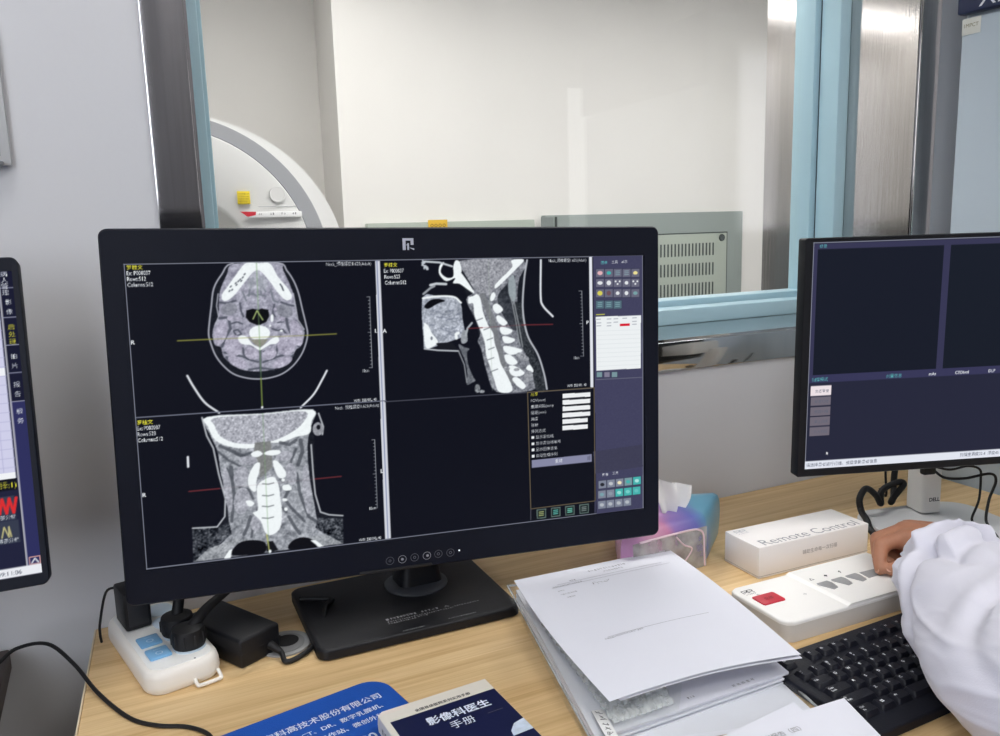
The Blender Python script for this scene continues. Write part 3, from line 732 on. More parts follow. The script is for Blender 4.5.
    for k, w in enumerate((145, 145, 145, 145, 132, 132)):
        y = 50 + k * 33.5; r.poly([z9(201, y), z9(201 + w, y - 8), z9(201 + w, y + 14), z9(202, y + 24)], (238, 240, 242))
    r.poly([z9(41, 397), z9(355, 366), z9(356, 405), z9(43, 437)], (134, 136, 164)); r.stroke([z9(336, 378), z9(336, 396)], .0008, (70, 72, 90)); r.stroke([z9(345, 374), z9(345, 396)], .0012, (90, 92, 110))
    for k, x in enumerate((68, 143, 217, 291)):
        y = 655 - k * 8.5; p = [z9(x, y), z9(x + 50, y - 5), z9(x + 50, y + 44), z9(x + 2, y + 49)]
        r.poly(p, (92, 110, 106)); r.poly([z9(x + 5, y + 5), z9(x + 45, y + 1), z9(x + 45, y + 39), z9(x + 6, y + 44)], (24, 34, 36))
        for q in range(3): r.stroke([z9(x + 14, y + 14 + q * 9), z9(x + 36, y + 11 + q * 9)], .0013, [(150, 160, 110), (90, 170, 160), (110, 190, 170), (120, 132, 130)][k])
    # scale bars
    for (x0, y0, x1, y1) in ((370, 297, 373, 368), (582, 292, 584, 357), (376, 440, 379, 508)):
        r.stroke(PX([(x0, y0), (x1, y1)]), .0007, (150, 154, 162))
        for k in range(21):
            t = k / 20; r.stroke(PX([(x0 + (x1 - x0) * t - (3 if k % 10 == 0 else 1.5), y0 + (y1 - y0) * t), (x0 + (x1 - x0) * t, y0 + (y1 - y0) * t)]), .0006, (150, 154, 162))
    return r
rb = paint_big()
tw, ty, tcx = MB(), MB(), MB()
for (px, k) in (((125, 268.5), 0), ((384, 267), 1), ((137, 424.5), 2)):
    s0 = .0072
    if True: ty.heavy('罗桂文', .0052, Matrix.Translation((*hb(*px), .0003)), w=.02)
    for j, tline in enumerate(('Ex: P000037', 'Rows:512' if k == 0 else 'Rows:523', 'Columns:512')):
        x, y = hb(px[0] + j * .6, px[1] + 6.0 + 5.9 * j); tw.text(tline, .0062, Matrix.Translation((x, y, .0003)), bold=.01, sx=.74)
for px in ((326, 264.3), (548.5, 261.5), (336, 408.5)):
    tw.text('Neck_颈椎螺旋1.625(Adult)', .0052, Matrix.Translation((*hb(px[0], px[1] + 1.5), .0003)), sx=.82)
for px, b in (((363, 372.5), '10cm'), ((574, 360), '10cm'), ((371, 510), '10cm'), ((355, 402.5), 'WW: 300/WL: 40'), ((568, 388), 'WW: 300/WL: 40'), ((361, 541.5), 'WW: 300/WL: 40')):
    tw.text(b, .0050, Matrix.Translation((*hb(*px), .0003)), bold=.01, sx=.7)
for px, b in (((130, 344), 'R'), ((375.5, 333), 'L'), ((383.5, 333), 'A'), ((143, 497), 'R'), ((382, 473), 'L'), ((586.6, 325), 'P')):
    tw.text(b, .0062, Matrix.Translation((*hb(*px), .0003)), bold=.03)
for px, b, m_ in (((601, 265), '图像', tcx), ((611.5, 264.5), '工具', tw), ((621, 264), '显示', tw), ((603, 476.5), '图像', tw), ((613, 475), '工具', tw)):
    m_.text(b, .0044, Matrix.Translation((*hb(*px), .0003)))
for j, (b, m_) in enumerate((('层厚', ty), ('FOV(mm)', tw), ('重建间隔(mm)', tw), ('层距(mm)', tw), ('角度', tw), ('张数', tw), ('排列方式', tw), ('■ 显示定位线', tw), ('■ 显示定位线编号', tw), ('■ 显示图像信息', tw), ('■ 自动生成序列', tw))):
    x, y = hb(531.5 + j * .12, 396.5 + j * 6.15); m_.text(b, .0048, Matrix.Translation((x, y, .0003)))
tw.text('重建', .0052, Matrix.Translation((*hb(556, 463), .0003)))
rb.write(tw, (232, 236, 240)); rb.write(ty, (218, 212, 64)); rb.write(tcx, (96, 200, 200))
scr = rb.mesh('screen', BM @ Matrix.Translation((0, 0, -.0005)), big)
# casing
OX0, OX1, OY0, OY1 = -.3205, .3193, -.2065, .2050
mb = MB()
def rr_xy(x0, x1, y0, y1, r): return rrect(x1 - x0, y1 - y0, r, 5, (x0 + x1) / 2, (y0 + y1) / 2)
def rz(p, z): return [(x, y, z) for x, y in p]
outer = rr_xy(OX0, OX1, OY0, OY1, .009); inner = rr_xy(-.2992, .2992, -.1685, .1685, .0008)
mb.loft([rz(inner, -.002), rz(inner, .003), rz(rr_xy(OX0 + .002, OX1 - .002, OY0 + .002, OY1 - .002, .007), .004), rz(outer, .0015), rz(outer, -.026), rz(rr_xy(OX0 + .03, OX1 - .03, OY0 + .03, OY1 - .03, .02), -.045)], cap=False, M=BM)
mb.add(rz(rr_xy(OX0 + .03, OX1 - .03, OY0 + .03, OY1 - .03, .02), -.045)[::-1], [list(range(24))], BM)
bez = mb.build('casing', M_bezel, big)
# maker's mark on the top bezel, lamp row on the bottom bezel
mb = MB(); o = hb(402, 250.5); s = .0126 / 12
def P2(x, y): return (o[0] + x * s, o[1] + y * s, .0046)
for q in ([(0, 0), (3.3, 0), (3.3, 13), (0, 13)], [(3.3, 10.4), (12, 10.4), (12, 13), (3.3, 13)], [(8.8, 5.6), (12, 5.6), (12, 10.4), (8.8, 10.4)], [(6.6, 3), (12, 0), (12.6, 0), (12.6, 1.5), (9.4, 6)], [(5, 0), (7, 0), (7, 6.2), (5, 6.2)], [(3.9, 5.2), (7, 5.2), (7, 7.4), (5.3, 7.4)]):
    mb.add([P2(*p) for p in q], [[0, 1, 2, 3]], BM)
mb.build('maker_mark', mat('silver_print', (178, 180, 192), .5, bump=(200, .02)), big, smooth=False)
icon = mat('printed_icon_grey', (92, 94, 104), .6, bump=(200, .02))
for k, (x, y) in enumerate(((150, 178), (263, 163), (375, 146), (487, 130), (592, 114), (702, 102))):
    c = hb(375 + x / 9.2, 540 + y / 9.2); b = MB()
    b.ringflat(c[0], c[1], .0044, .0049, .0046, BM)
    if k in (1, 3): b.disc(c[0] + (.0008 if k == 3 else 0), c[1], .0016, .0046, BM)
    else: b.ringflat(c[0], c[1], .0012, .0019, .0046, BM, 4 + k)
    b.build('touch_button', icon if k not in (1, 3) else mat('printed_icon_light', (150, 152, 160), .6, bump=(200, .02)), big, smooth=False)
c = hb(375 + 782 / 9.2, 540 + 82 / 9.2); MB().disc(c[0], c[1], .0011, .0046, BM).build('power_light', emit_mat('white_led', (240, 244, 250), 1.2), big, smooth=False)
mb = MB(); a = hb(362, 569); b_ = hb(432, 559)
mb.box(((a[0] + b_[0]) / 2, OY0 + .003, .003), (.086, .0035, .006), .001, BM); mb.build('button_ledge', M_blackmatte, big)
# stand
cx, cy = .342, 1.005
col_m = MB()
col_m.loft([[(cx + x, cy + y, z) for x, y in rrect(w, d, .012, 4)] for z, w, d in ((.764, .062, .05), (.80, .052, .04), (.86, .05, .036), (1.03, .05, .036))]); col_m.build('stand_column', M_black, big)
mb = MB(); mb.lathe([(.001, .762), (.043, .762), (.043, .7655), (.037, .768), (.001, .768)], 32, TZ(cx - .004, cy - .006, 0)); mb.build('swivel_collar', mat('dark_grey_plastic', (66, 68, 74), .45, bump=(300, .05)), big)
mb = MB(); mb.box((.333, .968, 1.0), (.11, .075, .10), .008); mb.build('tilt_bracket', M_black, big)
b0 = MB(); bx0, bx1, by0, by1 = .178, .436, .872, 1.062
b0.slab([(x, y) for x, y in rr_xy(bx0, bx1, by0, by1, .014)], .752, .764, .003, TZ(.309, .967, 0, -1.5) @ TZ(-.309, -.967, 0)); base = b0.build('base', M_black, big)
b0 = MB(); b0.slab(rr_xy(bx0 + .006, bx1 - .006, by0 + .006, by1 - .006, .01), .75, .7525, 0, TZ(.309, .967, 0, -1.5) @ TZ(-.309, -.967, 0)); b0.build('base_pad', M_blackmatte, base)
dm = MB(); DM = TZ(.250, .899, .7643, -1)
dm.quad(.018, .0135, .0215, .0185, 0, DM); dm.micro(.0235, .0138, .036, .0052, DM, .15)
dm.micro(.064, .0145, .026, .0042, DM); dm.line2([(.095, .0145), (.098, .0185), (.101, .0145), (.095, .0145)], .0007, 0, DM)
dm.micro(.018, .0078, .088, .003, DM); dm.micro(.107, .0098, .034, .0032, DM); dm.micro(.018, .003, .036, .003, DM); dm.micro(.056, .004, .014, .003, DM)
dm.micro(.028, -.022, .027, .0022, DM); dm.micro(.088, -.018, .036, .0022, DM)
imprint(base, dm, mat('grey_white_print', (170, 172, 176), .6, bump=(200, .02)))

# ---- left monitor (only its right edge is in view)
LM = scrM((-.0804, .8802, .9043), -1.34, 11.87, 0)
LW = .545
lmon = thing('display_monitor', 'monitor on the brown side desk at the left edge, only its right border showing', 'monitor', (-.35, 1.0, .75), R(-1))
rl = Raster(LW - .012, .30, 640, 360, -LW + .006, .0115, (30, 32, 58))
rl.rect(-LW, .0115, 0, .0205, (232, 234, 240))
rl.rect(-.0175, .0205, -.0055, .1819, (44, 46, 92))
rl.rect(-.0175, .1819, -.0055, .3115, (20, 22, 46))
rl.rect(-LW, .113, -.020, .27, (206, 206, 232)); rl.rect(-LW, .208, -.020, .216, (238, 240, 246)); rl.rect(-LW, .107, -.020, .113, (240, 242, 246)); rl.rect(-LW, .27, -.020, .3115, (60, 62, 110))
for k in range(17): rl.stroke([(-LW, .118 + k * .009), (-.02, .118 + k * .009)], .0006, (178, 178, 212))
for k in range(20): rl.stroke([(-.03 - k * .028, .114), (-.03 - k * .028, .27)], .0006, (178, 178, 212))
rl.stroke([(-.0182, .0205), (-.0182, .3115)], .0011, (214, 214, 220))
for y in (.295, .2654, .238, .2102, .1819): rl.stroke([(-.018, y), (-.0055, y)], .0008, (150, 152, 176))
rl.rect(-LW, .096, -.02, .107, (12, 14, 26))
rl.rect(-.05, .0672, -.0235, .0905, (52, 58, 76)); rl.rect(-.05, .0445, -.0218, .0665, (52, 58, 76))
for k in range(4): rl.stroke([(-.046 + k * .006, .088), (-.043 + k * .006, .074), (-.04 + k * .006, .088)], .0026, (216, 44, 48))
for k in range(2): rl.stroke([(-.037 + k * .006, .051), (-.0345 + k * .004, .061), (-.031 + k * .002, .051)], .0012, (190, 184, 130))
rl.stroke([(-.0158, .0212), (-.0158, .0282), (-.0068, .0282), (-.0068, .0212), (-.0158, .0212)], .0008, (226, 170, 160)); rl.stroke([(-.014, .0225), (-.0112, .0265), (-.0085, .0225)], .0012, (220, 222, 228))
tw = MB()
def ltx(mb, b, x, y, size, **k): mb.text(b, size, TZ(x, y, 0), **k)
for k, ch in enumerate('病人管理'): ltx(tw, ch, -.0165, .3125 - .0062 * k - .006, .0062)
for k, ch in enumerate('影像'): ltx(tw, ch, -.0145, .2785 - .0095 * k, .0058)
for k, ch in enumerate('拍片'): ltx(tw, ch, -.0145, .2245 - .0095 * k, .0058)
for k, ch in enumerate('报告'): ltx(tw, ch, -.0145, .1965 - .0095 * k, .0058)
for k, ch in enumerate('服务'): ltx(tw, ch, -.0145, .170 - .0095 * k, .0058)
ltx(tw, '胸部分析', -.0415, .0685, .0044); ltx(tw, '肺部分析', -.0405, .046, .0044)
rl.write(tw, (228, 232, 236))
ty = MB()
for k, ch in enumerate('后处理'): ltx(ty, ch, -.0145, .2535 - .0073 * k, .0062)
ltx(ty, '选择:1)', -.042, .0985, .0072)
rl.write(ty, (214, 208, 60))
td = MB(); ltx(td, '2024-10-29 09:11:06', -.0735, .0138, .0060); rl.write(td, (90, 95, 110)); lscr = rl.mesh('screen', LM @ Matrix.Translation((0, 0, -.0006)), lmon)
mb = MB(); outer = rr_xy(-LW, 0, 0, .325, .007); inner = rr_xy(-LW + .006, -.006, .0115, .3115, .0006)
mb.loft([rz(inner, -.002), rz(inner, .002), rz(rr_xy(-LW + .001, -.001, .001, .324, .006), .0025), rz(outer, .001), rz(outer, -.018), rz(rr_xy(-LW + .03, -.03, .03, .295, .02), -.036)], cap=False, M=LM)
mb.add(rz(rr_xy(-LW + .03, -.03, .03, .295, .02), -.036)[::-1], [list(range(24))], LM); mb.build('casing', M_bezel, lmon)
mb = MB(); mb.box((-.35, .995, .885), (.06, .035, .24), .008); mb.build('stand_column', M_black, lmon)
mb = MB(); mb.box((-.35, .965, .98), (.09, .06, .09), .006); mb.build('tilt_bracket', M_black, lmon)
mb = MB(); mb.slab(rr_xy(-.45, -.25, .90, 1.07, .02), .75, .764, .004); mb.build('base', M_black, lmon)

# ---- right monitor
KS = 1.06
RM = scrM((.858, .817, .890), -18.76, -.56, 0) @ Matrix.Scale(KS, 4)
rmon = thing('display_monitor', 'monitor with a silver stand at the right, its screen dark with grey menu buttons', 'monitor', (1.15, .83, .75), R(-19))
RW = .43
rr_ = Raster(RW, .2985, 640, 362, 0, 0, (39, 41, 60))
rr_.rect(.0063, .127, .1785, .2895, (25, 29, 42)); rr_.rect(.1880, .127, .37, .2895, (25, 30, 42)); rr_.rect(.379, .127, RW, .2895, (25, 30, 42))
rr_.rect(0, .2895, RW, .2965, (56, 56, 84)); rr_.rect(0, .12, .0063, .2965, (56, 56, 84)); rr_.rect(.1785, .12, .188, .2895, (56, 56, 84)); rr_.rect(.37, .12, .379, .2895, (56, 56, 84))
rr_.rect(0, .1165, RW, .127, (56, 56, 88))
rr_.stroke([(0, .2978), (RW, .2978)], .0009, (150, 154, 168)); rr_.stroke([(.0006, 0), (.0006, .2985)], .0011, (150, 154, 168))
rr_.rect(.0045, .0992, .0325, .1125, (238, 226, 230))
for k in range(4): rr_.rect(.005, .0858 - k * .01355, .0325, .0976 - k * .01355, (112, 106, 118))
rr_.rect(0, -.001, RW, .0108, (226, 230, 240))
rr_.poly([(.0296, .0225), (.0296, .0182), (.0307, .0194), (.0316, .0178), (.0322, .0182), (.0314, .0198), (.0326, .0202)], (240, 240, 240))
def rtx(mb, b, x, y, size, **k): mb.text(b, size, TZ(x, y, 0), **k)
a_, b_, c_ = MB(), MB(), MB()
rtx(a_, '登录', .0085, .2912, .0052); rtx(a_, '扫描模式', .0052, .1188, .0056); rtx(a_, '剂量信息', .1085, .1185, .0056)
rtx(b_, 'mAs', .169, .1185, .0056, bold=.02); rtx(b_, 'CTDIvol', .2065, .1185, .0056, bold=.02); rtx(b_, 'DLP', .2545, .1185, .0056, bold=.02)
rtx(c_, '患者登录', .0105, .1035, .0048)
for k in range(4): rtx(c_, ['断层扫描', '螺旋扫描', '灌注扫描', '介入扫描'][k], .0105, .0895 - k * .01355, .0048)
rtx(c_, '请选择患者进行扫描、或登录新患者信息', .002, .0032, .0056); rtx(c_, '扫描室温度22.4  湿度45  2024-10-29', .222, .0038, .0056)
rr_.write(a_, (96, 190, 190)); rr_.write(b_, (228, 232, 236)); rr_.write(c_, (96, 100, 116)); rscr = rr_.mesh('screen', RM @ Matrix.Translation((0, 0, -.0004)), rmon)
mb = MB(); outer = rr_xy(-.0115, RW + .0115, -.0100, .3035, .003); inner = rr_xy(-.0005, RW + .0005, -.0012, .2988, .0004)
mb.loft([rz(inner, -.0015), rz(inner, .0012), rz(rr_xy(-.0105, RW + .0105, -.0090, .3025, .0025), .0018), rz(outer, .0006), rz(outer, -.016), rz(rr_xy(.03, RW - .03, .03, .27, .02), -.04)], cap=False, M=RM)
mb.add(rz(rr_xy(.03, RW - .03, .03, .27, .02), -.04)[::-1], [list(range(24))], RM); mb.build('casing', M_black, rmon)
M_silver = mat('silver_plastic', (224, 222, 218), .4, .05, .5, bump=(300, .04))
M_silverbase = mat('silver_grey_plastic', (208, 209, 211), .36, .04, .5, bump=(300, .04))
SM = TZ(1.172, .862, 0, -16)
mb = MB(); mb.loft([[tuple(SM @ Vector((x, y, z))) for x, y in rrect(.034, .042, .005, 4)] for z in (.763, 1.0)]); mb.build('stand_column', M_silver, rmon)
mb = MB(); mb.box((0, 0, 0), (.12, .12, .10), .008, SM @ Matrix.Translation((-.03, -.07, 1.02))); mb.build('tilt_bracket', M_silver, rmon)
mb = MB(); BMt = TZ(1.142, .803, 0, -12); mb.slab(rrect(.215, .185, .045, 8), .752, .7605, .003, BMt); rbase = mb.build('base', M_silverbase, rmon)
mb = MB(); mb.slab(rrect(.21, .18, .044, 8), .75, .7525, 0, BMt); mb.build('base_pad', M_blackmatte, rbase)
MB().text('DELL', .0085, SM @ Matrix.Translation((-.006, -.0213, .782)) @ Matrix.Rotation(R(90), 4, 'X'), bold=.03).build('maker_mark', M_ink, rmon, smooth=False)

# ------------------------------------------------------------------ desks
desk = thing('desk', 'light oak desk along the wall carrying the monitors, papers and keyboard', 'desk', (.62, .70, 0))
top = [(-.0571, 1.098), (-.107, .33), (1.357, .33), (1.381, 1.098)]
mb = MB(); mb.loft([[(x, y, .722) for x, y in top], [(x, y, .7485) for x, y in top], [(x + (.0012 if x < 0 else 0), y, .75) for x, y in top]]); mb.build('desktop', M_wood, desk, smooth=False)
M_edge = mat('pale_edge_band', (226, 212, 186), .5, var=(30, .03))
mb = MB(); mb.loft([[(-.0571 - .0015, 1.098, z), (-.107 - .0015, .33, z), (-.107, .33, z), (-.0571, 1.098, z)] for z in (.722, .7502)]); mb.build('edge_band', M_edge, desk, smooth=False)
for x in (-.045, 1.338):
    mb = MB(); mb.box((x, .745, .361), (.025, .63, .722), .001); mb.build('side_panel', M_wood, desk)
mb = MB(); mb.box((.65, 1.02, .50), (1.36, .018, .44), .001); mb.build('modesty_panel', M_wood, desk)
gm = MB(); GX, GY = .149, .941
gm.lathe([(.0235, .7503), (.031, .7503), (.031, .7525), (.028, .7535), (.0235, .7520)], 36, TZ(GX, GY, 0)); gr = gm.build('cable_grommet', M_grey_pl, desk)
gm = MB(); gm.lathe([(.001, .7505), (.0235, .7505), (.0235, .7528), (.001, .7528)], 36, TZ(GX, GY, 0)); gm.build('grommet_cap', mat('mid_grey_plastic', (128, 128, 128), .5, bump=(300, .05)), gr)
gm = MB(); gm.slab([(GX + .003 + .0145 * math.cos(t), GY + .004 + .0145 * math.sin(t)) for t in [2 * math.pi * k / 24 for k in range(24)]], .7528, .7532, 0); gm.build('cable_slot', mat('slot_black', (10, 10, 12), .8, bump=(200, .02)), gr)

sd = thing('desk', 'dark brown side desk at the far left, under the left monitor', 'desk', (-.55, .8, 0))
M_brown = mat('dark_walnut', (66, 52, 46), .5, bump=(40, .05), var=(14, .18, (1, 20, 20)))
mb = MB(); mb.box((-.602, .785, .737), (.90, .62, .026), .002); mb.build('desktop', M_brown, sd)
for x in (-1.03, -.19):
    mb = MB(); mb.box((x, .78, .362), (.025, .56, .724), .001); mb.build('side_panel', M_brown, sd)

# ------------------------------------------------------------------ power strip, plugs, adapter, cables
PS_ = TZ(.015, .9876, -.0135, 12.8)
ps = thing('power_strip', 'white power strip with blue switches at the left end of the oak desk', 'power strip', (.015, .9876, .75), R(12.8))
M_strip = mat('ivory_plastic', (233, 229, 222), .38, bump=(300, .04))
mb = MB()
mb.loft([[tuple(PS_ @ Vector((x, y, z))) for x, y in rrect(.083 - 2 * i, .190 - 2 * i, .022 - i)] for i, z in ((.004, .7637), (.001, .767), (0, .772), (.0005, .782), (.002, .7875), (.005, .79), (.01, .7905))]); mb.build('housing', M_strip, ps)
mb = MB(); mb.slab(rrect(.068, .174, .016), .7903, .7909, 0, PS_); face = mb.build('face_plate', mat('white_face_plate', (240, 240, 238), .4, bump=(300, .03)), ps)
M_swblue = mat('blue_switch_plastic', (120, 172, 214), .35, bump=(300, .03))
for k in range(2):
    mb = MB(); mb.box((-.0165, -.050 + k * .036, .7925), (.024, .025, .004), .002, PS_); sw = mb.build('rocker_switch', M_swblue, ps)
    mb = MB(); mb.ringflat(-.0165, -.054 + k * .036, .003, .004, .7948, PS_); mb.line2([(-.0205, -.045 + k * .036), (-.0125, -.045 + k * .036)], .0008, .7948, PS_); mb.build('switch_mark', mat('pale_blue_print', (190, 214, 236), .5, bump=(200, .02)), sw, smooth=False)
for k in range(4):
    mb = MB(); mb.slab(rrect(.034, .036, .015, 5, .016, -.055 + k * .040), .7905, .7916, .0005, PS_); mb.build('socket', mat('pale_socket', (206, 222, 236), .4, bump=(300, .03)), ps)
mb = MB()
mb.tube([(.008, -.092, .772), (.008, -.101, .7675), (.011, -.1035, .7668), (.031, -.1035, .7668), (.034, -.101, .7675), (.034, -.092, .772)], .0021, 8, 5, PS_); mb.build('hanging_loop', M_strip, ps)
MB().disc(.012, -.086, .0012, .7911, PS_).build('indicator_hole', M_ink, ps, smooth=False)

def plug(lx, ly, label, cablepts, rr=.0185):
    w = PS_ @ Vector((lx, ly, .7918))
    t_ = thing('power_plug', label, 'plug', tuple(w), R(12.8), 'black plugs in the white power strip')
    M = Matrix.Translation(w)
    mb = MB(); mb.lathe([(rr * .93, 0), (rr, .003), (rr, .016), (rr * .93, .021), (rr * .6, .0235), (.001, .024)], 28, M); mb.build('plug_body', M_blackmatte, t_)
    mb = MB()
    for k in range(10):
        a = 2 * math.pi * k / 10; mb.box((rr * 1.0 * math.cos(a), rr * 1.0 * math.sin(a), .0105), (.0022, .0022, .013), .0008, M)
    mb.build('grip_ribs', M_blackmatte, t_)
    P = [Vector(p) for p in cablepts]
    mb = MB(); mb.tube(P[:3], [.0068, .006, .0048], 10, 8); sr = mb.build('strain_relief', M_blackmatte, t_)
    mb = MB(); mb.tube(P[2:], .0036, 10, 8); mb.build('cord', M_blackmatte, t_)
w1 = PS_ @ Vector((.017, -.052, .80)); w2 = PS_ @ Vector((.017, -.012, .80))
plug(.017, -.052, 'nearest of the round black plugs on the power strip, its cord rising to the right', [(w1.x, w1.y, .794), (w1.x + .022, w1.y + .012, .811), (w1.x + .05, w1.y + .028, .822), (w1.x + .10, w1.y + .055, .853), (.22, 1.02, .88), (.30, 1.02, .93)])
plug(.017, -.012, 'second round black plug on the power strip, partly behind the nearest plug', [(w2.x, w2.y, .797), (w2.x + .008, w2.y + .012, .828), (w2.x + .02, w2.y + .03, .86), (w2.x + .03, w2.y + .05, .90), (.16, 1.03, .95), (.28, 1.02, 1.0)])
t_ = thing('power_adapter', 'black block adapter plugged upright into the left back of the power strip', 'power adapter', tuple(PS_ @ Vector((-.016, .049, .7916))), R(12.8))
AM = PS_ @ Matrix.Translation((-.016, .049, .7916))
mb = MB(); mb.box((0, 0, .0235), (.030, .046, .047), .003, AM); mb.build('adapter_body', M_black, t_)
mb = MB(); mb.box((0, -.0232, .0235), (.022, .0008, .036), .0003, AM); mb.build('face_inset', mat('graphite_plastic', (32, 33, 39), .5, bump=(500, .05)), t_)
mb = MB(); mb.tube([tuple(AM @ Vector((-.01, .02, .042))), tuple(AM @ Vector((-.022, .03, .035))), tuple(AM @ Vector((-.032, .03, .0))), tuple(AM @ Vector((-.034, .028, -.015))), tuple(AM @ Vector((-.033, .03, -.0262)))], .0016, 8); mb.build('cord', M_blackmatte, t_)

AD = TZ(.108, .942, 0, 118)
t_ = thing('power_adapter', 'black rectangular power brick lying between the power strip and the cable grommet', 'power adapter', (.108, .942, .75), R(118))
t_.location = (.098, .957, .75); _ROOT[t_.name] = Matrix.Translation((.098, .957, .75)) @ Matrix.Rotation(R(118), 4, 'Z'); AD = TZ(.098, .957, 0, 118)
mb = MB(); mb.box((.012, 0, .7675), (.112, .056, .035), .004, AD, 3); mb.build('brick', M_black, t_)
mb = MB(); mb.box((.012, 0, .7675), (.1126, .0566, .0012), .0004, AD); mb.build('seam', M_blackmatte, t_)
lead = AD @ Vector((-.044, -.012, .764))
mb = MB(); mb.tube([tuple(lead), (lead.x + .010, lead.y - .012, .758), (.142, .893, .7538), (.165, .902, .7538), (.185, .925, .7545), (.198, .947, .7580), (.2105, .984, .7675), (.222, .998, .7675), (.208, 1.008, .7675), (.185, 1.02, .7675)], .0031, 10, 8); mb.build('output_cord', M_blackmatte, t_)
mb = MB(); mb.tube([tuple(lead), (lead.x + .005, lead.y - .006, .761), (lead.x + .010, lead.y - .012, .758)], [.005, .0045, .0034], 10); mb.build('strain_relief', M_blackmatte, t_)

t_ = MB()
t_.tube([(-.30, 1.02, .7525), (-.20, 1.075, .7525), (-.165, 1.045, .7545), (-.14, 1.055, .766), (-.105, 1.03, .775), (-.0775, .985, .765), (-.0535, .925, .7545), (-.025, .862, .7525), (.0, .833, .7525), (.028, .815, .7525), (.046, .79, .7525), (.048, .757, .7525), (.042, .70, .7525), (.03, .62, .7525), (.02, .5, .7525)], .0022, 8, 8)
cab = t_.build('cable', M_blackmatte)
tag(cab, 'thin black cable crossing from the brown side desk onto the oak desk', 'cable')

# cables at the right monitor
mb = MB(); mb.tube([(1.19, .925, .90), (1.18, .925, .80), (1.168, .915, .768), (1.146, .902, .766), (1.150, .90, .775), (1.172, .90, .793), (1.166, .905, .797), (1.136, .905, .793), (1.124, .905, .784), (1.119, .90, .769), (1.106, .90, .786), (1.083, .90, .801), (1.069, .90, .786), (1.066, .893, .768), (1.045, .865, .766), (1.022, .835, .760), (1.010, .795, .757), (1.015, .75, .756), (1.05, .70, .756)], .0052, 10, 8)
tag(mb.build('cable', M_blackmatte), 'thick black cable looping beside the silver stand of the right monitor', 'cable')
mb = MB(); mb.tube([(1.195, .955, .95), (1.19, .955, .87), (1.195, .955, .80), (1.20, .955, .7535), (1.22, .985, .7535)], .0020, 8, 8)
tag(mb.build('cable', M_blackmatte), 'thin black cable hanging straight down behind the thick loop at the right monitor', 'cable')
con = thing('cable_plug', 'black twin cable connector under the front of the right monitor', 'connector', (1.142, .835, .842), R(-16))
CM = TZ(1.142, .835, .842, -16)
mb = MB(); mb.box((0, 0, 0), (.022, .012, .018), .003, CM); mb.build('connector_body', M_blackmatte, con)
mb = MB(); mb.tube([tuple(CM @ Vector((.010, 0, .003))), (1.174, .82, .8395), (1.205, .812, .8425), (1.222, .804, .837), (1.221, .80, .823), (1.205, .79, .793), (1.184, .785, .770), (1.179, .78, .7635), (1.165, .77, .7635), (1.132, .74, .7635), (1.11, .70, .7535)], .0019, 8, 8); mb.build('cord', M_blackmatte, con)
mb = MB(); mb.tube([tuple(CM @ Vector((.010, 0, -.003))), (1.163, .82, .828), (1.197, .81, .824), (1.228, .79, .832), (1.236, .785, .82), (1.212, .778, .797), (1.195, .77, .770), (1.182, .755, .7635), (1.15, .72, .7625), (1.118, .69, .7535), (1.07, .63, .7535)], .0021, 8, 8); mb.build('cord', M_blackmatte, con)

# ------------------------------------------------------------------ mouse pad and book
PM = TZ(.1235, .6835, 0, 10)
pad = thing('mouse_pad', 'bright blue mouse pad with white writing at the front left of the desk', 'mouse pad', (.1235, .6835, .75), R(10))
mb = MB(); mb.slab(rrect(.25, .22, .026, 8), .75, .7528, .0006, PM); pads = mb.build('pad_surface', mat('bright_blue_cloth', (14, 82, 178), .75, bump=(900, .25), var=(8, .03)), pad)
mb = MB(); mb.slab(rrect(.2516, .2216, .0268, 8), .75, .7517, 0, PM); mb.build('pad_rim', mat('navy_rubber', (12, 30, 78), .7, bump=(300, .05)), pad)
tm = MB()
tm.heavy('安科高技术股份有限公司', .0116, PM @ TZ(.109, .0715, .753), 'RIGHT', .012)
tm.heavy('MRI、CT、DR、数字乳腺机、', .0088, PM @ TZ(.107, .0545, .753), 'RIGHT', .012)
tm.heavy('影像工作站、微创外科', .0088, PM @ TZ(.096, .039, .753), 'RIGHT', .012)
tm.text('400 830 6166', .0150, PM @ TZ(.112, .011, .753), 'RIGHT', .02, 1.12)
imprint(pads, tm, mat('white_print', (214, 222, 236), .6, bump=(200, .02)))

BKM = TZ(.2575, .625, 0, 3.0)
bk = thing('book', 'navy and cream handbook lying on the right corner of the blue mouse pad', 'book', (.2595, .6265, .7528), R(3))
bw, bd = .118, .176
mb = MB(); mb.box((.002, 0, .7645), (bw - .006, bd - .006, .0195), .0008, BKM); mb.build('pages', M_paper, bk)
M_cream = mat('cream_cover', (222, 216, 204), .45, bump=(200, .03))
prof = [(-bw / 2 + .004, .7530), (-bw / 2 + .0008, .756), (-bw / 2, .7645), (-bw / 2 + .0008, .773), (-bw / 2 + .005, .7762), (bw / 2, .7762)]
pr2 = [(bw / 2, .7752), (-bw / 2 + .0055, .7752), (-bw / 2 + .0022, .7725), (-bw / 2 + .0014, .7645), (-bw / 2 + .0022, .7565), (-bw / 2 + .005, .7540)]
sec = prof + pr2
mb = MB(); mb.loft([[tuple(BKM @ Vector((x, y, z))) for x, z in sec] for y in (-bd / 2, bd / 2)]); cov = mb.build('cover', M_cream, bk)
mb = MB(); mb.box((0, 0, .7534), (bw - .01, bd, .0012), .0003, BKM); mb.build('back_cover', M_cream, bk)
mb = MB()
nvp = [(-bw / 2 + .0055, -bd / 2 + .0003), (bw / 2 - .0003, -bd / 2 + .0003), (bw / 2 - .0003, bd / 2 - .021), (-bw / 2 + .0055, bd / 2 - .021)]
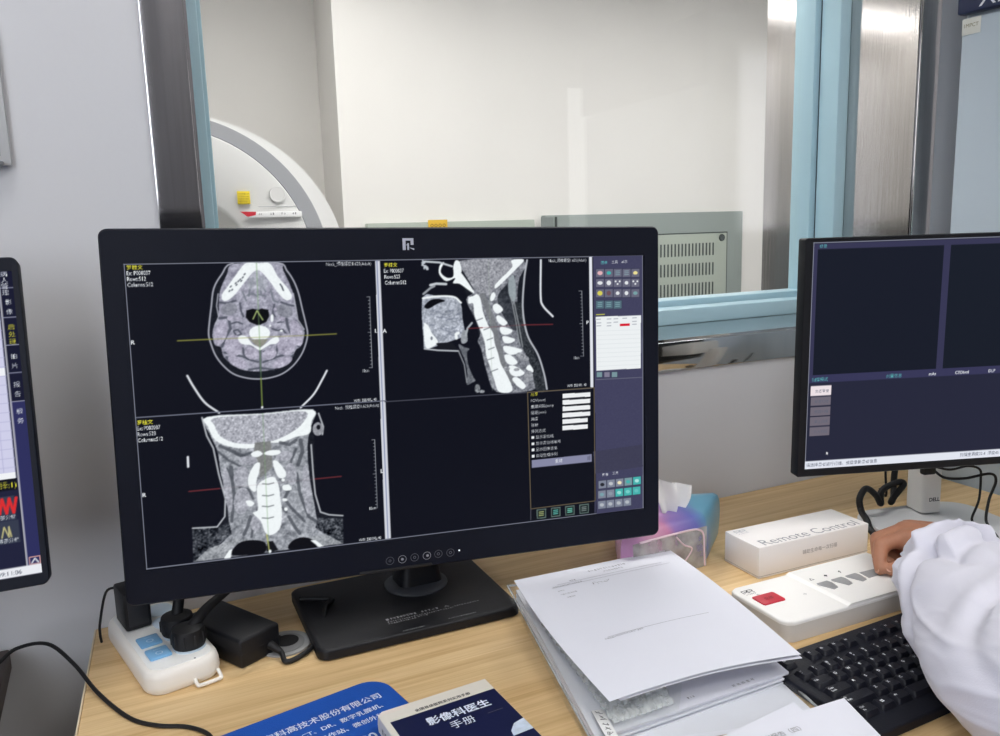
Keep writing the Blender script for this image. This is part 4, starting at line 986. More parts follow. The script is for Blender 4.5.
mb.slab(nvp, .7762, .7764, 0, BKM); nav = mb.build('navy_panel', mat('navy_print', (22, 28, 66), .35, bump=(200, .03)), cov, smooth=False)
mb = MB(); mb.add([tuple(BKM @ Vector((bw / 2 - .0003 - x, bd / 2 - y, .77655))) for x, y in ((0, .099), (0, .08), (.012, .083), (.02, .092), (.022, .1))], [[0, 1, 2, 3, 4]]); mb.build('cover_picture', mat('pale_blue_print2', (196, 208, 224), .4, var=(90, .2)), cov, smooth=False)
tm = MB()
tm.heavy('影像科医生', .0135, BKM @ TZ(.010, bd / 2 - .0445, .7766), 'CENTER', .025); tm.text('手册', .0130, BKM @ TZ(.006, bd / 2 - .061, .7766), 'CENTER')
imprint(nav, tm, mat('white_print', (214, 222, 236)))
imprint(nav, MB().line2([(.033, bd / 2 - .056), (.05, bd / 2 - .056)], .0004, .7766, BKM), M_greyink)
imprint(cov, MB().heavy('全国县级医院系列实用手册', .0050, BKM @ TZ(.004, bd / 2 - .0175, .7764), 'CENTER', .015), M_ink)
sp = MB(); sp.text('影像科医生手册', .007, BKM @ Matrix.Translation((-bw / 2 - .0003, bd / 2 - .012, .7615)) @ Matrix.Rotation(R(-90), 4, 'Z') @ Matrix.Rotation(R(90), 4, 'X')); imprint(cov, sp, M_ink)

# ------------------------------------------------------------------ papers
def wave(fn_corners, amp=0, seed=0, curl=None):
    A, B, C_, D = [Vector(p) for p in fn_corners]        # back-left, back-right, front-right, front-left
    def f(u, v):
        p = (D * (1 - u) + C_ * u) * (1 - v) + (A * (1 - u) + B * u) * v
        z = amp * (math.sin(3.1 * u + 2.2 * v + seed) * .5 + math.sin(5.3 * v - 2.1 * u + 2 * seed) * .5)
        q = Vector((p.x, p.y, p.z + z))
        if curl: q += Vector(curl(u, v))
        return q
    return f
def sheet(name, f, m, parent=None, th=.00025, nu=24, nv=28):
    b = MB()
    V = []; F = []
    for k in (0, 1):
        for j in range(nv + 1):
            for i in range(nu + 1):
                p = f(i / nu, j / nv); V.append((p.x, p.y, p.z - k * th))
    n = (nu + 1) * (nv + 1)
    for j in range(nv):
        for i in range(nu):
            a = j * (nu + 1) + i; q = [a, a + 1, a + nu + 2, a + nu + 1]
            F.append(q); F.append([x + n for x in q[::-1]])
    rim = [i for i in range(nu + 1)] + [(j + 1) * (nu + 1) + nu for j in range(nv)] + [nv * (nu + 1) + i for i in range(nu - 1, -1, -1)] + [j * (nu + 1) for j in range(nv - 1, 0, -1)]
    for a, c in zip(rim, rim[1:] + rim[:1]): F.append([a, a + n, c + n, c])
    b.add(V, F)
    return b.build(name, m, parent)
def on_sheet(f, u, v, du=1e-3):
    """frame lying in a sheet: x along u, y along v"""
    p = f(u, v); x = (f(u + du, v) - p).normalized(); y = (f(u, v + du) - p); z = x.cross(y).normalized(); y = z.cross(x)
    return frameM(p + z * .0004, x, y, z)

M_wallet = film_mat('clear_wallet_plastic', (240, 242, 246), .05, 30, .2, .25)
wal = thing('document_wallet', 'clear plastic document wallet under the papers beside the monitor base', 'document wallet', (.50, .72, .75), R(-11.6))
LIFT = .0138                                 # the wallet's back left corner lies on the monitor base
WT, WRt, WBr, WBl = (.4285, .8983), (.662, .850), (.594, .527), (.359, .575)
fw = wave([(*WT, .7515 + LIFT), (*WRt, .7515), (*WBr, .7515), (*WBl, .7515)])
MB().grid(fw, 20, 24).build('back_film', M_wallet, wal)
fw2 = wave([(*WT, .7665 + LIFT), (*WRt, .7625), (*WBr, .7545), (*WBl, .768)], .0006, 1, lambda u, v: (0, 0, .003 * math.sin(math.pi * u) * math.sin(math.pi * v)))
MB().grid(fw2, 20, 24).build('front_film', M_wallet, wal)
mb = MB(); mb.tube([(*WT, .766 + LIFT), (.395, .745, .766 + LIFT * .5), (*WBl, .766)], .0015, 6); mb.tube([(*WT, .766 + LIFT), (.54, .875, .765 + LIFT * .5), (*WRt, .762)], .0015, 6); mb.tube([(*WRt, .762), (.628, .69, .758), (*WBr, .755)], .0014, 6)
mb.build('welded_edge', film_mat('clear_edge_plastic', (208, 212, 214), .5, 40, .2, .15), wal)
st = thing('paper_stack', 'thick stack of white papers inside the clear document wallet', 'paper', (.50, .73, .752))
def stack_part(z0, z1, dx, nm):
    cs = [(.433 + dx * .4, .884), (.652 + dx, .850), (.609 + dx * .6, .592 + dx), (.368 + dx * .4, .590 + dx)]
    mb = MB(); lf = [LIFT, 0, 0, 0]; mb.loft([[(x, y, z0 + l) for (x, y), l in list(zip(cs, lf))[::-1]], [(x, y, z1 + l) for (x, y), l in list(zip(cs, lf))[::-1]]]); return mb.build(nm, M_paper, st, smooth=False)
for k in range(5): stack_part(.7532 + k * .0023, .7532 + k * .0023 + .0018, [0, .003, -.001, .002, 0][k], 'paper_bundle')
fs = wave([(.433, .884, .7652 + LIFT), (.652, .850, .7648), (.609, .592, .7648), (.368, .590, .7652)], .0003, 2)
top_st = sheet('paper_sheet', fs, M_paper, st)
lo_ = wave([(.433, .886, .7528 + LIFT), (.655, .846, .7528), (.590, .533, .7528), (.366, .579, .7528)], .0002, 2)
sheet('lower_sheet', lo_, M_paper, st)
mi = MB()
for k, ch in enumerate('姓名检查号'): mi.text(ch, .0042, on_sheet(fs, .70 + k * .026, .02), bold=0)
mi.micro(0, 0, .008, .003, on_sheet(fs, .47, .035)); imprint(top_st, mi, M_greyink)

# crinkled clear bag between the wallet and the top sheet
def bag_f(sgn):
    A, B, C_, D = Vector((.415, .785, .7805)), Vector((.530, .785, .7760)), Vector((.458, .590, .772)), Vector((.387, .590, .772))
    def f(u, v):
        p = (D * (1 - u) + C_ * u) * (1 - v) + (A * (1 - u) + B * u) * v
        e = min(u, 1 - u, v, 1 - v); k = min(1, e / .12) ** .6
        q_ = Vector((u * 9 + 3 * sgn, v * 16, 2.0)); n = 1.5 - 4.2 * abs(mnoise.noise(q_)) + 1.3 * mnoise.noise(q_ * 2.7)
        return Vector((p.x + .0012 * math.sin(83 * v), p.y + .0012 * math.sin(71 * u), p.z + .0025 + sgn * (.0048 * k + .0020 * n * k)))
    return f
bag = thing('plastic_bag', 'crinkled clear plastic bag sticking out from under the top printed sheet', 'plastic bag', (.43, .69, .766))
M_bag = film_mat('crinkled_film', (242, 246, 245), .30, 70, .8, .12)
mb = MB(); mb.grid(bag_f(1), 60, 110); mb.build('upper_film', M_bag, bag)
mb = MB(); mb.grid(bag_f(-.3), 40, 70); mb.build('lower_film', M_bag, bag)

# top printed sheets
def top_curl(u, v):
    return (.010 * math.sin(math.pi * v) * (1 - u) ** 2 * -.6, 0, .006 * math.sin(math.pi * u) * (1 - v) + .004 * math.sin(math.pi * v) * u)
TA, TB, TC, TD = (.4182, .8585, .805), (.6677, .8771, .790), (.6156, .5825, .788), (.3843, .5921, .797)
f2 = wave([(TA[0] + .003, TA[1] - .002, TA[2] - .0025), (TB[0], TB[1], TB[2] - .003), (TC[0] + .001, TC[1] - .001, TC[2] - .004), (TD[0] + .012, TD[1] - .0005, TD[2] - .003)], .0006, 1, top_curl)
ft = wave([TA, TB, TC, TD], .0006, 0, top_curl)
s2 = sheet('paper_sheet', f2, M_paper); tag(s2, 'white sheet just beneath the top printed sheet on the pile, only its front edge showing', 'paper')
tp = thing('paper_sheet', 'topmost large white sheet on the paper pile, with a few lines of print', 'paper', (.52, .73, .79))
pg1 = sheet('page', ft, M_paper, tp)
mi = MB()
mi.micro(0, 0, .062, .0045, on_sheet(ft, .42, .925)); mi.micro(0, 0, .030, .0040, on_sheet(ft, .50, .895))
mi.micro(0, 0, .044, .0032, on_sheet(ft, .17, .845)); mi.micro(0, 0, .010, .0032, on_sheet(ft, .28, .875)); mi.micro(0, 0, .010, .003, on_sheet(ft, .18, .80)); mi.micro(0, 0, .022, .0032, on_sheet(ft, .18, .765)); mi.micro(0, 0, .012, .003, on_sheet(ft, .2, .73))
for (u0, u1, v) in ((.2, .86, .868), (.16, .9, .845), (.22, .78, .36)):
    pts = [on_sheet(ft, u0 + (u1 - u0) * k / 12, v).translation for k in range(13)]
    for a, b in zip(pts[:-1], pts[1:]):
        d = Vector((0, .0003, 0)); mi.add([a - d, b - d, b + d, a + d], [[0, 1, 2, 3]])
mi.micro(0, 0, .05, .0028, on_sheet(ft, .2, .345))
imprint(pg1, mi, mat('pale_toner', (150, 150, 158), .7, bump=(200, .02)))
hw = MB()
def scribble(M, w, h, n):
    x = 0
    for k in range(n):
        pts = [(x + random.uniform(0, w / n), random.uniform(0, h)) for _ in range(4)]; hw.line2(pts, .0006, 0, M); x += w / n
scribble(on_sheet(ft, .37, .79), .03, .008, 5); imprint(pg1, hw, M_greyink)

# front pages, bottom right of the pile
def page_at(corner, e_r, e_l, z, lr=.25, ll=.30):
    c = Vector((*corner, z)); a = Vector((*e_r, 0)).normalized(); b = Vector((*e_l, 0)).normalized()
    # back-right corner at c; front along a, left along b
    return wave([tuple(c + b * ll), tuple(c), tuple(c + a * lr), tuple(c + b * ll + a * lr)], .0005, 1)
fp1 = page_at((.5619, .5384), (-.2, -.98), (-.99, -.10), .7735)
p1 = sheet('paper_sheet', fp1, M_paper); tag(p1, 'white sheet whose back corner peeks out left behind the nearest front page by the keyboard', 'paper')
fp2 = page_at((.6072, .5187), (-.31, -.95), (-.99, .06), .7752)
p2 = thing('paper_sheet', 'nearest white page at the bottom edge of the photo, overlapping the keyboard corner', 'paper', (.5, .42, .7745))
pg2 = sheet('page', fp2, M_paper, p2)
mi = MB(); mi.text('检查报告（四）', .0075, on_sheet(fp2, .62, .905)); imprint(pg2, mi, M_greyink)
# handwritten label
lb = thing('paper_label', 'white strip with black handwriting on the front of the wallet near the book', 'label', (.3805, .60, .770), R(-12))
LBM = TZ(.3815, .592, .7705, -14)
mb = MB(); mb.box((0, 0, 0), (.0115, .060, .0006), .0001, LBM); lbs = mb.build('strip', mat('bright_white_card', (240, 240, 240), .6, bump=(200, .02)), lb)
mb = MB(); mb.slab(rrect(.0119, .0604, .0005), -.0006, -.0003, 0, LBM); mb.build('strip_edge', M_ink, lb)
hw = MB()
for k in range(8):
    y = .026 - k * .0068
    for q in range(2):
        pts = [(random.uniform(-.004, .004), y + random.uniform(-.003, .003)) for _ in range(3)]; hw.line2(pts, .0007, .0004, LBM)
imprint(lbs, hw, M_ink)

# ------------------------------------------------------------------ boxed remote control and the remote control unit
RB = TZ(.8695, .838, 0, -2.0)
rbx = thing('product_box', 'white cardboard box lettered Remote Control, standing behind the remote control unit', 'box', (.8695, .838, .75), R(-2))
M_card = mat('white_card', (232, 228, 226), .55, bump=(150, .03))
BW, BD, BZ = .203, .072, .7955
mb = MB(); mb.box((0, 0, (.7502 + BZ) / 2), (BW, BD, BZ - .7502), .0012, RB); bb = mb.build('carton', M_card, rbx)
mb = MB(); mb.box((0, 0, .7535), (BW + .0006, BD + .0006, .0008), .0001, RB); mb.build('lid_seam', mat('card_seam_grey', (176, 172, 168), .7, bump=(150, .03)), rbx)  # thin band of darker grey around the carton
TM_ = RB @ TZ(-BW / 2 + .012, -BD / 2 + .0035, BZ + .0002)
imprint(bb, MB().fit('Remote Control', .0265, .176, TM_), mat('silver_grey_print', (142, 142, 148), .45, .2, bump=(200, .02)))
def emblem(M, s, m, parent):
    b = MB(); w = .0012
    for k in range(2):
        o = k * 1.15
        b.line2([(o * s, 0), (o * s, s), (o * s + s, s), (o * s + s, .55 * s), (o * s + .25 * s, .55 * s)], s * .16, 0, M); b.line2([(o * s + .6 * s, .5 * s), (o * s + s, 0)], s * .16, 0, M)
        b.line2([(o * s + .3 * s, .1 * s), (o * s + .3 * s, .35 * s)], s * .14, 0, M)
    b.micro(0, -.55 * s, 2.1 * s, .32 * s, M)
    return imprint(parent, b, m)
emblem(RB @ TZ(-BW / 2 + .009, BD / 2 - .016, BZ + .0002), .0085, mat('light_grey_print', (176, 178, 184), .5, bump=(200, .02)), bb)
FM = RB @ Matrix.Translation((.0085, -BD / 2 - .0003, .772)) @ Matrix.Rotation(R(90), 4, 'X')
imprint(bb, MB().text('辅助生命每一次扫描', .0072, FM, 'CENTER'), mat('mid_grey_print', (138, 134, 136), .6, bump=(200, .02)))

RC = TZ(.668, .6545, .75, -1.2)          # origin: front left corner of the unit, x along its front
rc = thing('remote_control_unit', 'flat white control unit with one red and several grey buttons, under the fingers', 'remote control', (.668, .6545, .75), R(-1.2))
RL, RD_ = .245, .104
M_unit_side = mat('warm_grey_plastic', (205, 201, 196), .5, bump=(300, .04))
def rcp(x, y, z): return tuple(RC @ Vector((x, y, z)))
step = .102
body = [(0, .012), (.004, .004), (.012, 0), (RL - .012, 0), (RL - .004, .004), (RL, .012), (RL, RD_ - .012), (RL - .004, RD_ - .004), (RL - .012, RD_), (.012, RD_), (.004, RD_ - .004), (0, RD_ - .012)]
mb = MB(); mb.slab(body, .0005, .0215, 0, RC); mb.build('lower_shell', M_unit_side, rc)
mb = MB(); mb.slab(body, .0215, .0262, .0022, RC); ushell = mb.build('upper_shell', mat('bright_white_plastic', (238, 236, 232), .4, bump=(300, .03)), rc)
mb = MB()
mb.loft([[rcp(x, y, z) for x, z in ((step - .006, .0258), (step, .0286), (RL - .003, .0286), (RL - .001, .026), (RL - .001, .0245), (step - .006, .0245))] for y in (.0005, RD_ - .0005)]); up = mb.build('raised_panel', MATS['bright_white_plastic'], rc, angle=20)
mb = MB(); mb.slab([(.0115, .0475), (.0425, .0475), (.044, .050), (.044, .0685), (.0425, .071), (.0115, .071), (.010, .0685), (.010, .050)], .0262, .0278, .0006, RC); rbtn = mb.build('red_button', mat('red_plastic', (196, 30, 52), .4, bump=(300, .04)), rc)
mk = MB(); mk.text('急停', .007, RC @ TZ(.027, .0562, .0280), 'CENTER'); mk.build('button_mark', mat('dark_red_print', (120, 14, 30), .5, bump=(200, .02)), rbtn, smooth=False)
M_gbtn = mat('grey_button', (150, 150, 150), .5, bump=(400, .2))
for k in range(4):
    x = .1065 + k * .0247; w = .0095 if k < 3 else .0105
    mb = MB(); mb.slab([(x + .007, .038), (x + w + .006, .040), (x + w + .0095, .056), (x + w + .008, .0605), (x - .0005, .060), (x - .001, .056)] if k < 3 else [(x - .003, .042), (x + .033, .043), (x + .033, .058), (x - .001, .059)], .0286, .0295, .0004, RC); mb.build('grey_button', M_gbtn, rc)
    if k < 3:
        mk = MB(); M = RC @ TZ(x + .004, .073, .02872)
        if k == 0: mk.line2([(-.003, -.002), (0, .003), (.003, -.002), (-.003, -.002)], .0009, 0, M)
        if k == 1: mk.add([tuple(M @ Vector(p)) for p in ((-.003, 0, 0), (0, -.003, 0), (.003, .001, 0), (0, .003, 0))], [[0, 1, 2, 3]])
        if k == 2: mk.line2([(-.001, -.003), (.002, .003), (.0005, .003), (-.0015, 0)], .0012, 0, M)
        mk.build('button_symbol', M_ink, up, smooth=False)
        MB().line2([(x + .0178, .043), (x + .0200, .056)], .0007, .02872, RC).build('divider_mark', M_greyink, up, smooth=False)
emblem(RC @ TZ(.010, .083, .0264), .0075, M_ink, ushell)
mk = MB(); mk.text('*', .009, RC @ TZ(.022, .070, .0264)); mk.build('button_symbol', M_ink, rc, smooth=False)
mk = MB(); mk.line2([(.073, .049), (.079, .049)], .0005, .0264, RC); mk.line2([(.076, .046), (.076, .052)], .0005, .0264, RC); mk.build('cross_mark', M_greyink, rc, smooth=False)

# ------------------------------------------------------------------ keyboard
KM = TZ(.604, .4765, .75, 1.2)
kb = thing('keyboard', 'black computer keyboard in front of the remote control unit, partly under papers and sleeve', 'keyboard', (.604, .4765, .75), R(1.2))
KL, KD = .445, .152
M_kb = mat('keyboard_black', (16, 18, 29), .5, 0, .3, bump=(500, .12)); M_key = mat('key_black', (15, 17, 28), .45, 0, .35, bump=(700, .12))
mb = MB(); mb.slab(rrect(KL, KD, .008, 5, KL / 2, KD / 2), .0008, .0105, .0025, KM); mb.build('keyboard_case', M_kb, kb)
PITCH = .019
def key_mesh(w, d):
    b = MB()
    g = .0018
    r0 = [(x, y, .0095) for x, y in rrect(w - g, d - g, .0018, 2)]
    r1 = [(x, y + .0004, .0148) for x, y in rrect(w - g - .0042, d - g - .0042, .0022, 2)]
    r2 = [(x, y + .0004, .0154) for x, y in rrect(w - g - .0054, d - g - .0054, .0022, 2)]
    b.loft([r0, r1, r2]); return b
rows = [
    (.1312, [('Esc', 1), (None, 1), ('F1', 1), ('F2', 1), ('F3', 1), ('F4', 1), (None, .5), ('F5', 1), ('F6', 1), ('F7', 1), ('F8', 1), (None, .5), ('F9', 1), ('F10', 1), ('F11', 1), ('F12', 1)]),
    (.1065, [('~\n`', 1), ('!\n1', 1), ('@\n2', 1), ('#\n3', 1), ('$\n4', 1), ('%\n5', 1), ('^\n6', 1), ('&\n7', 1), ('*\n8', 1), ('(\n9', 1), (')\n0', 1), ('_\n-', 1), ('+\n=', 1), ('←', 2)]),
    (.0875, [('Tab', 1.5)] + [(c, 1) for c in 'QWERTYUIOP'] + [('{\n[', 1), ('}\n]', 1), ('|\n\\', 1.5)]),
    (.0685, [('Caps\nLock', 1.75)] + [(c, 1) for c in 'ASDFGHJKL'] + [(':\n;', 1), ('"\n\'', 1), ('Enter', 2.25)]),
    (.0495, [('⇧\nShift', 2.25)] + [(c, 1) for c in 'ZXCVBNM'] + [('<\n,', 1), ('>\n.', 1), ('?\n/', 1), ('⇧', 2.75)]),
    (.0305, [('Ctrl\nFn', 1.25), ('', 1.25), ('Alt', 1.25), ('', 6.25), ('Alt', 1.25), ('', 1.25), ('☰', 1.25), ('Ctrl', 1.25)])]
kroot = Matrix.Identity(4)
for ri, (y, ks) in enumerate(rows):
    x = .012
    for (c, w) in ks:
        if c is not None:
            b = key_mesh(w * PITCH, PITCH); n0 = len(b.f)
            b.m = 1
            if c == '' and w == 1.25 and x < .1:
                for (qx, qy) in ((0, 0), (.002, 0), (0, .002), (.002, .002)): b.quad(-.004 + qx, -.001 + qy, -.0024 + qx, .0006 + qy, .01545)
            elif c:
                ls = c.split('\n'); sz = .0046 if len(ls[0]) == 1 and len(ls) == 1 else (.0033 if len(ls[0]) > 1 else .0036)
                for li, l in enumerate(ls):
                    b.text(l, sz, Matrix.Translation((-w * PITCH / 2 + .0045, (.0005 if len(ls) == 1 else .0018) - li * .0044, .01547)), bold=.02)
            o = b.build('key', [M_key, M_whiteink], None, angle=30)
            o.parent = kb; o.location = (x + w * PITCH / 2, y, 0)
        x += w * PITCH
nx = .012 + 15 * PITCH + .006
proto = key_mesh(PITCH, PITCH).build('key', M_key, None, angle=30); proto.parent = kb
spots = [(nx + PITCH * (i + .5), y) for y in (.1312, .1065, .0875) for i in range(3)] + [(nx + PITCH * (i + .5), .0305) for i in range(3)] + [(nx + PITCH * 1.5, .0495)]
spots += [(nx + PITCH * 3 + .006 + PITCH * (i + .5), y) for y in (.1065, .0875, .0685, .0495, .0305) for i in range(4)]
for i, (x, y) in enumerate(spots):
    o = proto if i == 0 else proto.copy()
    if i: col.objects.link(o); o.parent = kb
    o.location = (x, y, 0)

# ------------------------------------------------------------------ tissue packet
m, nt, b = newmat('iridescent_packet_print')
tc = nt.nodes.new('ShaderNodeTexCoord'); mp = nt.nodes.new('ShaderNodeMapping'); mp.inputs['Rotation'].default_value = (0, R(25), R(20))
n = nt.nodes.new('ShaderNodeTexNoise'); n.inputs['Scale'].default_value = 9; n.inputs['Detail'].default_value = 3; n.inputs['Distortion'].default_value = .8
sx = nt.nodes.new('ShaderNodeSeparateXYZ'); ma = nt.nodes.new('ShaderNodeMath'); ma.operation = 'MULTIPLY_ADD'; ma.inputs[1].default_value = 6.2; ma.inputs[2].default_value = .36
mb2 = nt.nodes.new('ShaderNodeMath'); mb2.operation = 'MULTIPLY_ADD'; mb2.inputs[1].default_value = .5
cr = nt.nodes.new('ShaderNodeValToRGB'); e = cr.color_ramp.elements
e[0].position = .12; e[0].color = (*lin((186, 136, 176)), 1); e[1].position = .98; e[1].color = (*lin((92, 150, 176)), 1)
for p, c in ((.34, (214, 160, 186)), (.50, (204, 136, 172)), (.62, (148, 120, 184)), (.80, (100, 104, 176))):
    k = e.new(p); k.color = (*lin(c), 1)
nt.links.new(tc.outputs['Object'], mp.inputs[0]); nt.links.new(mp.outputs[0], sx.inputs[0]); nt.links.new(mp.outputs[0], n.inputs['Vector'])
nt.links.new(sx.outputs['X'], ma.inputs[0]); nt.links.new(n.outputs['Fac'], mb2.inputs[0]); nt.links.new(ma.outputs[0], mb2.inputs[2]); 
sb = nt.nodes.new('ShaderNodeMath'); sb.operation = 'SUBTRACT'; sb.inputs[1].default_value = .25
nt.links.new(mb2.outputs[0], sb.inputs[0]); nt.links.new(sb.outputs[0], cr.inputs[0]); nt.links.new(cr.outputs[0], b.inputs['Base Color']); b.inputs['Roughness'].default_value = .28
M_packet = m
TX, TY = .675, .935
tis = thing('tissue_packet', 'pink and purple plastic tissue packet beside the big monitor, a tissue sticking out', 'tissue packet', (TX, TY, .75), R(14))
TMx = TZ(TX, TY, .75, 0)
# packet: a soft brick; local corners (front face towards the viewer)
FLf, FRf, BRf, BLf = Vector((.585, .872, 0)), Vector((.735, .880, 0)), Vector((.825, .956, 0)), Vector((.672, 1.012, 0))
def brick_ring(h, ins, wob):
    cs = [FLf, FRf, BRf, BLf]; cen = sum(cs, Vector()) / 4; out = []
    for a, c in zip(cs, cs[1:] + cs[:1]):
        for k in range(8):
            t = k / 8; p = a.lerp(c, t); q = cen + (p - cen) * (1 - ins)
            bul = 1 + .05 * math.sin(math.pi * t) * math.sin(math.pi * min(1, h / .08))
            q = cen + (q - cen) * bul
            out.append((q.x + wob * math.sin(9 * t + 50 * h), q.y + wob * math.cos(7 * t + 40 * h), .7503 + h))
    return out
mb = MB(); rings = [brick_ring(h, i, .0012) for h, i in ((0, .03), (.006, 0), (.025, -.01), (.045, -.01), (.060, .0), (.069, .035), (.075, .12), (.080, .45), (.083, .97))]
mb.loft(rings); body_ = mb.build('packet_film', M_packet, tis, angle=60)
mb = MB()
# clear end panel with a folded gusset on the face towards the viewer
def ff(u, v): 
    p = FLf.lerp(FRf, u); n_ = Vector((.068, -.998, 0))
    return Vector((p.x, p.y, .7506 + .060 * v)) + n_ * (.0035 + .0045 * math.sin(math.pi * u) * math.sin(math.pi * v))
mb.grid(lambda u, v: ff(.12 + u * .88, v), 20, 12); mb.build('clear_end_panel', film_mat('grey_clear_film', (178, 176, 170), .75, 45, .9, .12), tis)
mb = MB(); mb.tube([tuple(ff(.2, 1.0)), tuple(ff(.75, 1.0)), tuple(ff(.9, .95)), tuple(ff(.955, .8)), tuple(ff(.965, .4)), tuple(ff(.98, .02))], .0016, 6); mb.tube([tuple(ff(.62, .92)), tuple(ff(.70, .7)), tuple(ff(.80, .55)), tuple(ff(.72, .3)), tuple(ff(.66, .1))], .0014, 6); mb.build('folded_seam', mat('pale_pink_seam', (224, 200, 208), .3, bump=(200, .1)), tis)
mb = MB(); mb.slab(rrect(.03, .004, .0015), 0, .003, 0, TZ(.650, .866, .780, 8)); mb.build('black_tab', M_blackmatte, tis)
def tis_f(o, w, h, s):
    def f(u, v):
        x = (u - .5) * w * (.35 + .65 * min(1, v * 1.6)); z = v * h
        return Vector(o) + Vector((x * .93 + .010 * v * s, -.25 * x - .004 * math.sin(6 * u + 3 * v), z + (.012 * (1 - u) * v if s < 0 else -.006 * u * v)))
    return f
for k, (oo, w, h, s) in enumerate((((.692, .905, .810), .034, .062, -1), ((.708, .912, .814), .030, .055, 1))):
    mb = MB(); f0 = tis_f(oo, w, h, s); mb.grid(f0, 10, 14); mb.grid(lambda u, v: f0(1 - u, v) + Vector((0, .0012, 0)), 10, 14); mb.build('tissue', mat('soft_white_tissue', (232, 232, 230), .9, bump=(120, .3)), tis)

# ------------------------------------------------------------------ power cabinet on the wall at the right
cabt = thing('distribution_cabinet', 'tall pale blue grey cabinet with navy top panel, at the right edge', 'cabinet', (1.384, 1.0, 0), R(-88))
M_cab = mat('pale_blue_grey_enamel', (178, 190, 200), .32, bump=(60, .06))
CBM = TZ(1.384, 1.0, 0, -88)             # x runs along the door from its hinge side by the wall, y points into the cabinet
mb = MB(); mb.box((.30, .135, .875), (.60, .25, 1.75), .008, CBM); mb.build('cabinet_body', M_cab, cabt)
mb = MB(); mb.box((.300, .003, .8165), (.592, .014, 1.512), .005, CBM); dr = mb.build('cabinet_door', M_cab, cabt)
mb = MB(); mb.box((.56, -.012, 1.0), (.016, .018, .10), .004, CBM); mb.build('door_handle', M_blackmatte, dr)
mb = MB(); mb.box((.301, -.001, 1.664), (.606, .020, .172), .004, CBM); hp = mb.build('header_panel', mat('navy_enamel', (30, 42, 78), .35, bump=(60, .05)), cabt)
def on_door(x, z, y=-.0045): return CBM @ Matrix.Translation((x, y, z)) @ Matrix.Rotation(R(90), 4, 'X')
imprint(hp, MB().text('XL', .042, on_door(.037, 1.584, -.0115)), M_whiteink)
mb = MB(); mb.box((.022, -.0045, 1.557), (.033, .0008, .027), .0002, CBM); stc = mb.build('paper_tag', mat('yellowed_label', (214, 214, 206), .5, bump=(200, .03)), dr)
imprint(stc, MB().text('1MPCT', .0088, on_door(.0075, 1.5555, -.0052)), mat('olive_print', (128, 124, 84), .6, bump=(200, .02)))

# wall plate at the far left
wp = thing('sign_holder', 'clear plastic sign holder on the wall at the upper left edge of the photo', 'sign holder', (-.2, WY - .01, 1.40))
mb = MB(); mb.box((-.197, WY - .006, 1.40), (.225, .010, .155), .003); mb.build('holder_back', mat('pale_grey_acrylic', (188, 189, 191), .25, bump=(120, .15)), wp)
mb = MB(); mb.box((-.197, WY - .013, 1.40), (.205, .003, .135), .001); mb.build('clear_cover', film_mat('clear_acrylic', (214, 214, 216), .35, 25, .3, .08), wp)
mb = MB(); mb.box((-.197, WY - .011, 1.3245), (.21, .018, .005), .001); mb.build('bottom_lip', mat('dark_acrylic_edge', (112, 113, 116), .35, bump=(120, .05)), wp)  # lip darker than the rest of the holder

# ------------------------------------------------------------------ scan room: gantry, cabinets
gan = thing('ct_scanner', 'white CT scanner with a grey ring, behind the glass at the left of the window', 'scanner', (.22, 3.3, 0))
GCX, GCZ, GY0 = .225, 1.105, 3.2
M_gwhite = mat('scanner_white', (240, 240, 238), .4, bump=(60, .03)); M_gring = mat('scanner_grey_ring', (168, 170, 174), .35, bump=(300, .05))
def ringset(rs, seg=96):
    return [[(GCX + r * math.cos(2 * math.pi * k / seg), y, GCZ + r * math.sin(2 * math.pi * k / seg)) for k in range(seg)] for r, y in rs]
GR0 = .581
def ring_w(a): return .026 + .036 * (.5 + .5 * math.cos(a - R(10)))
def shell_r(a): return .584 + .066 * max(0, abs(math.cos(a))) ** 1.6
NA = 96
def gring(fn, y): return [(GCX + fn(a) * math.cos(a), y, GCZ + fn(a) * math.sin(a)) for a in [2 * math.pi * k / NA for k in range(NA)]]
mb = MB(); mb.loft([gring(lambda a: .29, 3.85), gring(lambda a: .29, 3.27), gring(lambda a: .296, 3.25), gring(lambda a: .31, 3.24), gring(lambda a: GR0 - ring_w(a) - .004, 3.228), gring(lambda a: GR0 - ring_w(a), 3.232)], cap=False); mb.build('front_cone', M_gwhite, gan)
mb = MB(); mb.loft([gring(lambda a: GR0 - ring_w(a), 3.240), gring(lambda a: GR0 - ring_w(a) + .002, 3.230), gring(lambda a: GR0 - .002, 3.230), gring(lambda a: GR0, 3.240)], cap=False); mb.build('grey_ring', M_gring, gan)
def legs(a, r): return r if math.sin(a) > -.35 else r / max(.35, abs(math.sin(a))) * .35 + .45 * (abs(math.sin(a)) - .35) + .2 * 0
mb = MB(); mb.loft([gring(lambda a: GR0 - .001, 3.236), gring(lambda a: shell_r(a) - .004, 3.236), gring(shell_r, 3.26), gring(lambda a: shell_r(a) - .01, 3.45), gring(lambda a: shell_r(a) - .03, 3.8), gring(lambda a: shell_r(a) - .05, 3.88), gring(lambda a: .29, 3.88)], cap=False); mb.build('outer_cover', M_gwhite, gan)
mb = MB(); mb.slab(rrect(.98, .5, .05), 0, .62, .02, TZ(GCX, 3.56, 0)); mb.build('pedestal', M_gwhite, gan)
mb = MB(); mb.box((.489, 3.222, 1.382), (.046, .004, .048), .001); yl = mb.build('warning_label', mat('yellow_label', (240, 214, 40), .5, bump=(200, .02)), gan)
GL = Matrix.Translation((.469, 3.2195, 1.397)) @ Matrix.Rotation(R(90), 4, 'X')
k_ = MB()
